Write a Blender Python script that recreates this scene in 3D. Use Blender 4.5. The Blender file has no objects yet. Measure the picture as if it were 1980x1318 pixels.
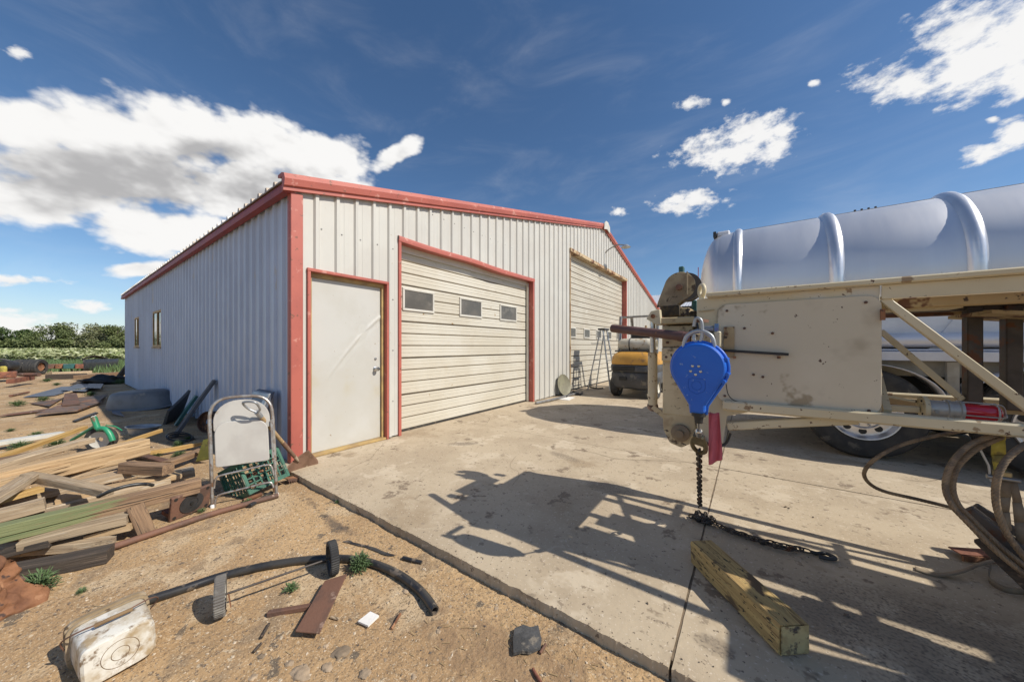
import bpy, bmesh, math, random
from mathutils import Vector, Matrix, Euler, noise
random.seed(7)
rnd = random.random
def U(a, b): return a + (b - a) * random.random()
S = bpy.context.scene
COL = S.collection
# ---------------------------------------------------------------- camera
# world axes: +X = out of the workshop's front wall, +Y = along that wall, camera eye at 1.25 m
CA, SA = 0.813, 0.582
EYE = 1.25
cam_d = bpy.data.cameras.new('camera'); cam = bpy.data.objects.new('camera', cam_d); COL.objects.link(cam)
cam.location = (0, 0, EYE); cam.rotation_euler = (math.pi / 2, 0, math.atan2(SA, CA))
cam_d.sensor_width = 36; cam_d.lens = 36 * 640 / 1980; cam_d.shift_y = 11 / 1980
cam_d.clip_start = 0.05; cam_d.clip_end = 6000
S.camera = cam
S.view_settings.view_transform = 'Standard'; S.view_settings.look = 'None'
S.cycles.max_bounces = 6; S.cycles.diffuse_bounces = 3; S.cycles.glossy_bounces = 3; S.cycles.transmission_bounces = 3
S.view_settings.exposure = 0.14; S.view_settings.gamma = 1
# site survey: a sight line of the photograph (pixel) met with a height / plane / distance
def ray(px, py):
    a = (px - 990) / 640; c = (670 - py) / 640
    return Vector((a * CA - SA, a * SA + CA, c))
def G(px, py, z=0.0): return Vector((0, 0, EYE)) + ray(px, py) * ((EYE - z) * 640 / (py - 670))
def PY(px, py, Y): r = ray(px, py); return Vector((0, 0, EYE)) + r * (Y / r.y)
def PX(px, py, X): r = ray(px, py); return Vector((0, 0, EYE)) + r * (X / r.x)
def PD(px, py, d): return Vector((0, 0, EYE)) + ray(px, py) * d
# ---------------------------------------------------------------- sun and sky
SUN = Vector((.706, .182, .682)).normalized()
sl = bpy.data.lights.new('sun', 'SUN'); so = bpy.data.objects.new('sun', sl); COL.objects.link(so)
sl.energy = 4.5; sl.angle = math.radians(.53); sl.color = (1, .93, .82)
so.rotation_euler = SUN.to_track_quat('Z', 'Y').to_euler(); so.location = (30, 8, 40)
W = bpy.data.worlds.new('World'); S.world = W; W.use_nodes = True
def build_world():
    nt = W.node_tree; N = nt.nodes; L = nt.links; N.clear()
    def nd(t, **k):
        n = N.new(t)
        for a, b in k.items(): setattr(n, a, b)
        return n
    def val(inp, v):
        if hasattr(v, 'node'): L.new(v, inp)
        else: inp.default_value = v
    def math_(op, a, b=0.0, c=0.0, clamp=False):
        n = nd('ShaderNodeMath', operation=op, use_clamp=clamp)
        for i, v in enumerate((a, b, c)): val(n.inputs[i], v)
        return n.outputs[0]
    def smooth(x, lo, hi):
        n = nd('ShaderNodeMapRange', interpolation_type='SMOOTHSTEP')
        for i, v in enumerate((x, lo, hi, 0.0, 1.0)): val(n.inputs[i], v)
        return n.outputs[0]
    out = nd('ShaderNodeOutputWorld'); bg = nd('ShaderNodeBackground'); L.new(bg.outputs[0], out.inputs[0])
    sky = nd('ShaderNodeTexSky', sky_type='NISHITA'); sky.sun_disc = False
    sky.sun_elevation = math.asin(SUN.z); sky.sun_rotation = math.atan2(SUN.x, SUN.y)
    sky.air_density = 1.0; sky.dust_density = .35; sky.ozone_density = 2.6; sky.altitude = 800
    bg.inputs[1].default_value = 0.085
    tc = nd('ShaderNodeTexCoord'); D = tc.outputs['Generated']
    sep = nd('ShaderNodeSeparateXYZ'); L.new(D, sep.inputs[0])
    az = math_('ARCTAN2', sep.outputs[0], sep.outputs[1]); el = math_('ARCSINE', sep.outputs[2])
    # fractal detail in direction space
    def fbm(vec, scale, detail, rough=.55, dist=0.0):
        n = nd('ShaderNodeTexNoise'); n.inputs['Scale'].default_value = scale; n.inputs['Detail'].default_value = detail
        n.inputs['Roughness'].default_value = rough; n.inputs['Distortion'].default_value = dist
        L.new(vec, n.inputs['Vector']); return n
    stretch = nd('ShaderNodeMapping'); stretch.inputs['Scale'].default_value = (1, 1, 1.7); L.new(D, stretch.inputs[0])
    def puff(vec, scale, detail):
        n = nd('ShaderNodeTexVoronoi', feature='F1'); n.inputs['Scale'].default_value = scale; n.inputs['Detail'].default_value = detail; n.inputs['Roughness'].default_value = .55; n.inputs['Lacunarity'].default_value = 2.3
        L.new(vec, n.inputs['Vector']); return n.outputs['Distance']
    n1 = fbm(stretch.outputs[0], 6.5, 5, .52); n2 = fbm(stretch.outputs[0], 3.0, 2)
    offs = nd('ShaderNodeVectorMath', operation='ADD'); L.new(stretch.outputs[0], offs.inputs[0])
    offs.inputs[1].default_value = (SUN.x * .02, SUN.y * .02 , .05)
    n1b = fbm(offs.outputs[0], 6.5, 4, .52); pf = puff(stretch.outputs[0], 13, 2.0); pfb = puff(offs.outputs[0], 13, 2.0)
    comb = nd('ShaderNodeCombineXYZ'); L.new(az, comb.inputs[0]); L.new(el, comb.inputs[1])
    # warp
    wv = nd('ShaderNodeVectorMath', operation='SUBTRACT'); L.new(n2.outputs['Color'], wv.inputs[0]); wv.inputs[1].default_value = (.5, .5, .5)
    wm = nd('ShaderNodeVectorMath', operation='SCALE'); L.new(wv.outputs[0], wm.inputs[0]); wm.inputs['Scale'].default_value = .045
    P = nd('ShaderNodeVectorMath', operation='ADD'); L.new(comb.outputs[0], P.inputs[0]); L.new(wm.outputs[0], P.inputs[1])
    def azel(px, py):
        r = ray(px, py).normalized(); return math.atan2(r.x, r.y), math.asin(r.z)
    def field(blobs):
        acc = None
        for (px, py, rx, ry, rot) in blobs:
            a, e = azel(px, py); a2, _ = azel(px + rx * .5, py); _, e2 = azel(px, py - ry * .5)
            ra, re = abs(a2 - a) * 2, abs(e2 - e) * 2; q0, q1 = azel(px - 8, py), azel(px + 8, py); rot += math.atan2(q1[1] - q0[1], q1[0] - q0[0])
            m = nd('ShaderNodeMapping', vector_type='TEXTURE'); L.new(P.outputs[0], m.inputs[0])
            m.inputs['Location'].default_value = (a, e, 0); m.inputs['Rotation'].default_value = (0, 0, rot)
            m.inputs['Scale'].default_value = (ra, re, 1)
            ln = nd('ShaderNodeVectorMath', operation='LENGTH'); L.new(m.outputs[0], ln.inputs[0])
            v = math_('SUBTRACT', 1.0, ln.outputs['Value'])
            acc = v if acc is None else math_('SMOOTH_MAX', acc, v, .18)
        return acc
    big = field([(50, 240, 190, 75, 0), (330, 265, 190, 78, -.05), (180, 240, 140, 62, 0), (510, 290, 160, 70, -.2), (640, 310, 110, 58, -.1), (760, 300, 72, 24, .4),
                 (200, 330, 330, 95, 0), (480, 370, 230, 80, 0), (320, 440, 150, 52, 0), (60, 380, 190, 70, 0), (650, 360, 110, 50, 0),
                 (-250, 290, 240, 110, 0), (270, 515, 80, 18, .1)])
    small = field([(1890, 115, 190, 78, .15), (1990, 80, 220, 120, 0), (1740, 165, 130, 40, .1), (1860, 60, 130, 60, 0), (1400, 300, 120, 34, .0), (1450, 268, 92, 36, 0), (1510, 262, 48, 22, 0),
                   (1335, 388, 68, 26, .0), (1300, 400, 60, 14, 0), (1195, 412, 24, 11, 0), (1335, 208, 34, 13, 0), (1396, 209, 13, 8, 0), (1567, 174, 20, 8, 0),
                   (1960, 262, 60, 36, .3), (1900, 302, 60, 22, .2), (1915, 238, 18, 9, 0), (30, 612, 110, 26, 0), (180, 590, 60, 14, 0), (30, 540, 130, 14, 0),
                   (30, 100, 40, 14, 0), (60, 640, 260, 22, 0), (-120, 620, 120, 40, 0), (2300, 330, 230, 110, 0), (2200, 520, 160, 50, 0)])
    # clouds that the picture does not show, so that the sky goes on around
    far = None
    for a, e, ra, re in ((1.3, .5, .3, .1), (2.2, .35, .4, .13), (3.0, .6, .3, .14), (-2.4, .4, .35, .13), (-2.9, .25, .3, .08), (1.0, .18, .3, .05), (.6, 1.0, .25, .12)):
        m = nd('ShaderNodeMapping', vector_type='TEXTURE'); L.new(P.outputs[0], m.inputs[0])
        m.inputs['Location'].default_value = (a, e, 0); m.inputs['Scale'].default_value = (ra, re, 1)
        ln = nd('ShaderNodeVectorMath', operation='LENGTH'); L.new(m.outputs[0], ln.inputs[0])
        v = math_('SUBTRACT', 1.0, ln.outputs['Value']); far = v if far is None else math_('SMOOTH_MAX', far, v, .1)
    nz = math_('SUBTRACT', n1.outputs['Fac'], .5)
    n3 = fbm(stretch.outputs[0], 30, 5, .62); nf = math_('SUBTRACT', n3.outputs['Fac'], .5)
    pz = math_('SUBTRACT', .42, pf); db = math_('MULTIPLY_ADD', nf, .35, math_('MULTIPLY_ADD', pz, .42, math_('ADD', .13, math_('MULTIPLY_ADD', nz, 1.45, big)))); ds = math_('MULTIPLY_ADD', nf, 2.8, math_('MULTIPLY_ADD', pz, .5, math_('MULTIPLY_ADD', nz, 1.2, math_('MULTIPLY_ADD', math_('MAXIMUM', small, far), 1.15, .27))))
    mb_ = smooth(db, -.06, .36); ms_ = smooth(ds, -.05, .85)
    # cirrus veil
    cm = nd('ShaderNodeMapping'); cm.inputs['Scale'].default_value = (1.2, 2.4, 6); cm.inputs['Rotation'].default_value = (.2, .3, .5); L.new(D, cm.inputs[0])
    ci = fbm(cm.outputs[0], 2.2, 5, .6, .6); veil = math_('MULTIPLY', smooth(ci.outputs['Fac'], .42, .95), .13)
    mask = math_('MAXIMUM', math_('MAXIMUM', mb_, math_('MULTIPLY', ms_, .96)), veil)
    lowhaze = math_('MULTIPLY', smooth(el, .16, 0.0), .42)
    relief = math_('ADD', math_('MULTIPLY', math_('SUBTRACT', n1.outputs['Fac'], n1b.outputs['Fac']), 1.6), math_('MULTIPLY', math_('SUBTRACT', pfb, pf), .55))
    # thick middles of the big cloud are greyer (less light comes through)
    core = field([(260, 350, 330, 70, 0), (520, 375, 170, 48, 0), (80, 320, 200, 45, 0), (380, 300, 130, 30, 0), (-200, 330, 250, 60, 0)])
    depth = math_('MULTIPLY', smooth(core, -.35, .85), smooth(n1b.outputs['Fac'], .12, .62))
    g = math_('ADD', math_('MULTIPLY_ADD', depth, -.60, 1.0), math_('MULTIPLY', relief, .38))
    g = math_('MAXIMUM', g, .42); g = math_('MINIMUM', g, 1.12)
    cc = nd('ShaderNodeMix', data_type='RGBA', blend_type='MIX'); val(cc.inputs[0], smooth(g, .4, 1.0))
    cc.inputs[6].default_value = (5.0, 4.95, 5.0, 1); cc.inputs[7].default_value = (10.2, 10.1, 9.95, 1)
    sc = nd('ShaderNodeHueSaturation'); sc.inputs['Saturation'].default_value = 1.13; sc.inputs['Value'].default_value = 1.2; L.new(sky.outputs[0], sc.inputs['Color'])
    hz = nd('ShaderNodeMix', data_type='RGBA'); val(hz.inputs[0], lowhaze); L.new(sc.outputs[0], hz.inputs[6]); hz.inputs[7].default_value = (5.4, 6.3, 7.6, 1)
    mx = nd('ShaderNodeMix', data_type='RGBA'); val(mx.inputs[0], mask); L.new(hz.outputs[2], mx.inputs[6]); L.new(cc.outputs[2], mx.inputs[7])
    L.new(mx.outputs[2], bg.inputs[0])
build_world(); W.cycles.sampling_method = 'MANUAL'; W.cycles.sample_map_resolution = 256
# ---------------------------------------------------------------- materials
MATS = {}
def M(name, c1, c2=None, scale=4, detail=6, rough=.7, metal=0.0, bump=0.0, bscale=40, stretch=(1, 1, 1), spots=(), vary=.0, lo=.35, hi=.65, coat=0, spec=.5, trans=0, bdist=.01, world=False, rvar=.0):
    if name in MATS: return MATS[name]
    m = bpy.data.materials.new(name); MATS[name] = m; m.use_nodes = True
    nt = m.node_tree; N = nt.nodes; L = nt.links; b = N['Principled BSDF']
    def rgba(c): return (c[0], c[1], c[2], 1)
    tc = N.new('ShaderNodeTexCoord'); mp = N.new('ShaderNodeMapping'); mp.inputs['Scale'].default_value = stretch
    oi = N.new('ShaderNodeObjectInfo')
    if world:
        ge = N.new('ShaderNodeNewGeometry'); L.new(ge.outputs['Position'], mp.inputs[0])
    else:
        L.new(tc.outputs['Object'], mp.inputs[0])
        ml = N.new('ShaderNodeMath'); ml.operation = 'MULTIPLY'; L.new(oi.outputs['Random'], ml.inputs[0]); ml.inputs[1].default_value = 40
        L.new(ml.outputs[0], mp.inputs['Location'])
    def nz(sc, dt=6, st=None, ro=.6):
        n = N.new('ShaderNodeTexNoise'); n.inputs['Scale'].default_value = sc; n.inputs['Detail'].default_value = dt; n.inputs['Roughness'].default_value = ro
        if st is not None:
            m2 = N.new('ShaderNodeMapping'); m2.inputs['Scale'].default_value = st
            if world: L.new(ge.outputs['Position'], m2.inputs[0])
            else: L.new(tc.outputs['Object'], m2.inputs[0]); L.new(ml.outputs[0], m2.inputs['Location'])
            L.new(m2.outputs[0], n.inputs['Vector'])
        else: L.new(mp.outputs[0], n.inputs['Vector'])
        return n.outputs['Fac']
    def ramp(f, a, c):
        r = N.new('ShaderNodeMapRange'); r.interpolation_type = 'SMOOTHSTEP'; L.new(f, r.inputs[0]); r.inputs[1].default_value = .5 + (a - .5) * .62; r.inputs[2].default_value = .5 + (c - .5) * .62; return r.outputs[0]
    if c2 is None: c2 = tuple(x * .8 for x in c1)
    mx = N.new('ShaderNodeMix'); mx.data_type = 'RGBA'; L.new(ramp(nz(scale, detail), lo, hi), mx.inputs[0])
    mx.inputs[6].default_value = rgba(c1); mx.inputs[7].default_value = rgba(c2); col = mx.outputs[2]
    for sp in spots:
        c, sc, th = sp[:3]; soft = sp[3] if len(sp) > 3 else .06; st = sp[4] if len(sp) > 4 else None
        x = N.new('ShaderNodeMix'); x.data_type = 'RGBA'; L.new(ramp(nz(sc, 4, st, .65), th, th + soft), x.inputs[0])
        L.new(col, x.inputs[6]); x.inputs[7].default_value = rgba(c); col = x.outputs[2]
    if vary:
        mr = N.new('ShaderNodeMapRange'); L.new(oi.outputs['Random'], mr.inputs[0]); mr.inputs[3].default_value = 1 - vary; mr.inputs[4].default_value = 1 + vary
        h = N.new('ShaderNodeHueSaturation'); L.new(mr.outputs[0], h.inputs['Value']); L.new(col, h.inputs['Color']); col = h.outputs[0]
    L.new(col, b.inputs['Base Color'])
    b.inputs['Roughness'].default_value = rough; b.inputs['Metallic'].default_value = metal; b.inputs['Specular IOR Level'].default_value = spec
    if rvar:
        mr2 = N.new('ShaderNodeMapRange'); L.new(nz(scale * 2.3, 5), mr2.inputs[0]); mr2.inputs[1].default_value = .3; mr2.inputs[2].default_value = .7
        mr2.inputs[3].default_value = max(.03, rough - rvar); mr2.inputs[4].default_value = min(1, rough + rvar); L.new(mr2.outputs[0], b.inputs['Roughness'])
    if coat: b.inputs['Coat Weight'].default_value = coat
    if trans: b.inputs['Transmission Weight'].default_value = trans
    if bump:
        bp = N.new('ShaderNodeBump'); bp.inputs['Strength'].default_value = bump; bp.inputs['Distance'].default_value = bdist
        L.new(nz(bscale, 4, stretch if stretch != (1, 1, 1) else None), bp.inputs['Height']); L.new(bp.outputs[0], b.inputs['Normal'])
    return m
RUST = (.13, .055, .028); RUSTL = (.25, .115, .055)
def mats():
    M('wall_white', (.535, .525, .485), (.51, .495, .455), 1.2, rough=.45, spots=(((.47, .43, .36), 1.6, .70, .4, (1, 3, .5)), ((.40, .34, .26), 9, .82, .06)), vary=.025, rvar=.1)
    M('wall_shade_tinted', (.46, .53, .65), (.42, .485, .60), .8, rough=.42, spots=(((.50, .48, .44), 3, .70, .15, (3, 3, .4)),), vary=.03)  # white siding with that side's bluish shade put into its colour
    M('red_trim', (.44, .122, .09), (.39, .105, .08), 2, rough=.5, spots=(((.55, .25, .2), 6, .66, .12), ((.2, .09, .06), 16, .72, .05)))
    M('red_dark', (.30, .055, .05), (.25, .05, .045), 2, rough=.55)
    M('roof_metal', (.52, .50, .47), (.36, .30, .24), 2.5, rough=.5, metal=.2)
    M('door_white', (.52, .515, .485), (.49, .48, .44), 1.6, rough=.42, spots=(((.46, .415, .30), 1.6, .62, .5), ((.25, .16, .08), 22, .82, .03)))
    M('garage_cream', (.60, .57, .49), (.55, .51, .42), .8, rough=.45, spots=(((.40, .315, .19), 1.1, .66, .5), ((.30, .19, .08), 9, .80, .08), ((.60, .575, .51), 2, .60, .4, (1, .6, 1.5))), vary=.03)
    M('garage_grey', (.54, .51, .435), (.49, .45, .37), .8, rough=.5, spots=(((.36, .33, .28), 1.2, .66, .4, (1, .4, 2)), ((.58, .56, .50), 2, .62, .3)), vary=.03)
    M('groove', (.23, .18, .12), (.16, .12, .08), 5, rough=.8)
    M('vinyl_white', (.60, .58, .52), (.54, .52, .46), 5, rough=.4)
    M('pane_dark', (.10, .095, .085), (.13, .12, .105), 3, rough=.25, spec=.4, spots=(((.16, .15, .13), 5, .6, .2),))
    M('glass_dark', (.012, .016, .02), (.02, .022, .025), 3, rough=.03, spec=.9)
    M('threshold', (.45, .31, .12), (.33, .22, .10), 6, rough=.6)
    M('rusty_header', (.50, .39, .24), (.34, .20, .10), 3, rough=.7, spots=((RUST, 5, .58, .1),))
    M('steel_bright', (.60, .60, .60), (.48, .47, .45), 9, rough=.28, metal=1, rvar=.12)
    M('steel_dull', (.34, .34, .34), (.25, .24, .23), 9, rough=.45, metal=.85)
    M('steel_brown', (.10, .085, .075), (.07, .06, .055), 7, rough=.55, metal=.4, spots=((RUST, 6, .55, .1),))
    M('rust', RUSTL, RUST, 5, rough=.85, bump=.5, bscale=60, spots=(((.33, .17, .09), 9, .62, .08), ((.06, .035, .028), 7, .66, .08)), vary=.12)
    M('rust_brown', (.17, .085, .055), (.10, .06, .045), 4, rough=.75, bump=.35, bscale=50, spots=(((.30, .20, .15), 8, .64, .1),), vary=.1)
    M('rust_red', (.27, .11, .065), (.17, .065, .04), 6, rough=.85, bump=.5, bscale=50, spots=(((.12, .06, .05), 7, .6, .1),))
    M('dark_metal', (.055, .055, .058), (.035, .035, .036), 6, rough=.5, metal=.3)
    M('black_poly', (.022, .023, .026), (.045, .043, .04), 6, rough=.38, spots=(((.16, .13, .10), 10, .64, .12),))
    M('rubber', (.028, .028, .029), (.045, .043, .04), 7, rough=.75, bump=.2, bscale=60, spots=(((.10, .09, .075), 6, .62, .15),))
    M('grey_tread', (.20, .19, .17), (.13, .12, .11), 18, rough=.85, bump=.3, bscale=80)
    M('galv', (.44, .46, .48), (.34, .36, .38), 8, rough=.45, metal=.6)
    M('sheet_blue', (.15, .17, .21), (.11, .12, .15), 4, rough=.5, metal=.4, vary=.2)
    M('sheet_rust', (.19, .13, .10), (.12, .09, .075), 3, rough=.7, metal=.2, spots=((RUSTL, 4, .55, .1), ((.08, .07, .07), 6, .6, .1)), vary=.2)
    g = (.45, 9, 9)
    M('wood_grey', (.46, .355, .235), (.32, .235, .15), 5, stretch=g, rough=.85, bump=.6, bscale=14, spots=(((.10, .075, .05), 9, .66, .06, (.5, 12, 12)), ((.50, .43, .33), 6, .64, .1, (.4, 8, 8))), vary=.18, bdist=.006)
    M('wood_tan', (.53, .38, .22), (.40, .27, .145), 5, stretch=g, rough=.8, bump=.5, bscale=14, spots=(((.15, .09, .045), 8, .66, .06, (.4, 12, 12)),), vary=.15, bdist=.006)
    M('wood_yellow', (.55, .36, .13), (.45, .27, .09), 6, stretch=g, rough=.7, bump=.3, bscale=14, spots=(((.28, .15, .05), 8, .70, .06, (.4, 12, 12)),), vary=.1)
    M('wood_brown', (.30, .19, .11), (.20, .125, .075), 5, stretch=g, rough=.85, bump=.6, bscale=14, spots=(((.07, .05, .035), 8, .62, .08, (.4, 12, 12)),), vary=.15)
    M('wood_dark', (.075, .058, .045), (.045, .036, .03), 5, stretch=g, rough=.85, bump=.6, bscale=14, spots=(((.15, .11, .08), 8, .64, .06, (.4, 12, 12)),))
    M('wood_slate', (.105, .11, .12), (.075, .078, .085), 5, stretch=g, rough=.85, bump=.5, bscale=14)
    M('wood_green', (.15, .27, .11), (.13, .22, .085), 5, stretch=g, rough=.75, bump=.4, bscale=14, spots=(((.30, .235, .16), 7, .62, .05, (.5, 12, 12)),))
    M('timber_treated', (.50, .35, .14), (.37, .25, .10), 4, stretch=g, rough=.85, bump=.7, bscale=14, spots=(((.24, .15, .06), 6, .60, .08, (.4, 10, 10)), ((.045, .035, .025), 10, .66, .05, (2.0, 7, 7)), ((.36, .31, .14), 3, .64, .1), ((.13, .085, .045), 2.2, .60, .08, (1.5, 3, 3))), bdist=.006)
    M('beam_painted', (.30, .19, .11), (.20, .125, .075), 5, stretch=g, rough=.8, bump=.5, bscale=14, spots=(((.07, .05, .035), 8, .64, .08, (.4, 12, 12)),))
    M('char', (.04, .032, .024), (.09, .065, .035), 12, rough=.95, bump=.8, bscale=40)
    M('sawn_end', (.44, .37, .19), (.34, .27, .13), 10, rough=.9, bump=.5, bscale=60, spots=(((.07, .06, .05), 9, .55, .15), ((.20, .15, .08), 30, .6, .1)))
    M('chair_grey', (.50, .485, .45), (.44, .42, .39), 3, rough=.33, spots=(((.36, .31, .24), 5, .66, .12),))
    M('chair_tube', (.50, .48, .45), (.36, .30, .25), 14, rough=.35, metal=.7, spots=(((.26, .14, .08), 16, .66, .06),))
    M('crate_green', (.03, .135, .085), (.025, .10, .065), 6, rough=.45, spots=(((.22, .22, .16), 6, .66, .15),))
    M('green_paint', (.03, .30, .15), (.025, .24, .12), 6, rough=.4, spots=(((.16, .12, .07), 14, .68, .06),))
    M('olive', (.19, .19, .045), (.13, .135, .035), 4, rough=.6, spots=(((.10, .08, .05), 6, .6, .1),))
    M('ash_wood', (.42, .30, .16), (.34, .23, .12), 8, stretch=(9, 9, .6), rough=.6, spots=(((.16, .09, .05), 6, .62, .12),))
    M('shovel_blade', (.24, .145, .10), (.15, .085, .055), 7, rough=.7, metal=.2, spots=(((.42, .34, .25), 7, .56, .12),))
    M('pail_white', (.64, .62, .56), (.50, .44, .34), 9, rough=.42, spots=(((.36, .27, .16), 11, .50, .3, (1, 1, 1)), ((.17, .11, .06), 26, .56, .25), ((.26, .18, .10), 7, .60, .2), ((.72, .70, .65), 14, .60, .2)))
    M('pail_grimy', (.40, .32, .22), (.26, .19, .11), 6, rough=.5, spots=(((.62, .58, .50), 4, .58, .12), ((.12, .08, .045), 9, .60, .1)))
    M('pail_dirt', (.22, .14, .07), (.14, .085, .04), 12, rough=.8)
    M('tan_paint', (.62, .545, .375), (.57, .49, .325), 1.6, rough=.45, spots=(((.60, .56, .46), 2, .64, .15), ((.30, .21, .12), 9, .70, .06), ((.10, .05, .03), 34, .74, .02)), rvar=.08)
    M('tan_grimy', (.58, .49, .32), (.48, .39, .24), 3, rough=.55, spots=(((.30, .215, .125), 4, .58, .3), ((.10, .065, .04), 7, .66, .15), ((.055, .04, .03), 30, .72, .04)))
    M('slate', (.085, .085, .085), (.05, .05, .05), 12, rough=.8, bump=.5, bscale=50, spots=(((.22, .19, .15), 14, .58, .2),))
    M('tan_panel', (.60, .54, .42), (.55, .49, .37), 1.4, rough=.5, spots=(((.33, .27, .18), 4, .68, .12), ((.09, .05, .035), 24, .80, .015), ((.42, .36, .26), 2.5, .62, .25)))
    M('tan_rusty', (.46, .36, .20), (.38, .28, .15), 4, rough=.65, spots=((RUST, 6, .55, .1), ((.06, .04, .03), 10, .64, .06)))
    M('sheave', (.34, .27, .175), (.22, .165, .105), 5, rough=.7, spots=(((.33, .27, .17), 4, .60, .1), ((.07, .045, .03), 8, .62, .1)))
    M('pipe_maroon', (.16, .085, .075), (.115, .06, .05), 4, rough=.55, spots=((RUSTL, 8, .66, .08),))
    M('blue_plastic', (.008, .125, .60), (.008, .105, .53), 2, rough=.42, spots=(((.03, .17, .62), 5, .66, .15), ((.16, .27, .55), 40, .74, .05), ((.03, .06, .16), 7, .70, .2)), rvar=.1)
    M('blue_emboss', (.008, .11, .50), (.008, .10, .47), 2, rough=.5)
    M('teal_paint', (.03, .13, .125), (.025, .09, .09), 6, rough=.5)
    M('cloth_red', (.55, .13, .16), (.47, .10, .13), 7, rough=.95, spots=(((.62, .30, .30), 9, .56, .2),))
    M('tank_alu', (.74, .75, .77), (.69, .70, .725), 1.0, stretch=(2, .3, .3), rough=.42, metal=.72, rvar=.04, spots=(((.62, .63, .65), 5, .70, .6, (12, .5, .5)), ((.5, .49, .47), 6, .82, .1)))
    M('tank_band', (.82, .83, .85), (.74, .75, .77), 3, rough=.32, metal=.75)
    M('alu_white', (.72, .72, .74), (.64, .64, .66), 3, rough=.4, metal=.3)
    M('rim_alu', (.74, .74, .76), (.66, .66, .68), 5, rough=.3, metal=.7)
    M('cream_under', (.40, .36, .28), (.32, .28, .21), 4, rough=.7)
    M('black', (.018, .018, .018), (.026, .026, .026), 5, rough=.6)
    M('light_red', (.55, .012, .035), (.44, .01, .03), 4, rough=.12, coat=.6, spec=.7)
    M('fixture_grey', (.50, .51, .51), (.42, .43, .43), 6, rough=.4, metal=.35)
    M('wire_rope', (.27, .20, .13), (.16, .12, .085), 22, rough=.6, metal=.35, spots=(((.28, .20, .13), 20, .62, .1),))
    M('strap_yellow', (.50, .43, .09), (.36, .29, .05), 9, rough=.85, spots=(((.22, .18, .06), 8, .6, .12),))
    M('strap_brown', (.25, .20, .14), (.18, .14, .10), 9, rough=.9)
    M('hook_bronze', (.33, .28, .17), (.24, .20, .12), 12, rough=.4, metal=.8)
    M('chain_steel', (.12, .10, .085), (.07, .06, .052), 20, rough=.5, metal=.6, spots=((RUST, 15, .6, .1),))
    M('fork_yellow', (.60, .32, .06), (.52, .27, .05), 3, rough=.4, spots=(((.36, .20, .07), 5, .66, .1),))
    M('fork_grey', (.075, .078, .085), (.055, .057, .062), 4, rough=.55, spots=(((.16, .15, .13), 5, .64, .12),))
    M('propane', (.60, .57, .48), (.50, .46, .37), 4, rough=.45, spots=(((.32, .22, .12), 7, .66, .08),))
    M('paper', (.74, .73, .70), (.66, .64, .6), 8, rough=.9)
    M('disc_olive', (.24, .23, .16), (.18, .17, .12), 5, rough=.6)
    M('stone', (.40, .30, .20), (.29, .22, .15), 9, rough=.85, bump=.3, bscale=60, vary=.3)
    M('plastic_tub', (.155, .165, .18), (.12, .13, .14), 3, rough=.5, spots=(((.24, .22, .19), 3, .6, .15),))
    M('bark', (.12, .09, .065), (.08, .06, .045), 4, rough=.95)
    M('leaf_dark', (.06, .10, .026), (.085, .13, .036), .25, rough=.7, vary=.1)
    M('leaf_mid', (.105, .135, .045), (.14, .165, .062), .25, rough=.7, vary=.1)
    M('leaf_pale', (.15, .165, .08), (.20, .205, .105), .25, rough=.7, vary=.1)
    M('weed', (.075, .13, .045), (.11, .17, .07), 18, rough=.65, vary=.2)
    M('weed_dry', (.24, .20, .10), (.14, .15, .06), 10, rough=.8)
    M('crop', (.44, .46, .24), (.22, .27, .10), .9, rough=.8, spots=(((.58, .58, .40), 2.2, .54, .2),), world=True)
    M('crop_base', (.10, .13, .05), (.15, .17, .07), .5, rough=.95, world=True)
    M('straw', (.40, .30, .16), (.30, .21, .10), 30, rough=.9)
    M('pebble_a', (.58, .48, .36), (.42, .34, .24), 20, rough=.9, world=True)
    M('pebble_b', (.20, .155, .11), (.12, .095, .075), 20, rough=.9, world=True)
    M('concrete', (.48, .395, .28), (.41, .33, .23), 1.4, detail=5, rough=.82, bump=.5, bscale=28, bdist=.006, world=True,
      spots=(((.54, .455, .335), 2.2, .56, .14), ((.36, .28, .185), 1.1, .60, .16), ((.23, .175, .12), 3.4, .67, .08), ((.16, .125, .09), 30, .72, .05), ((.58, .50, .39), 55, .68, .04), ((.30, .24, .17), 14, .66, .08)))
    M('crack_dirt', (.20, .15, .10), (.13, .10, .065), 20, rough=.95)
mats()
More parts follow.
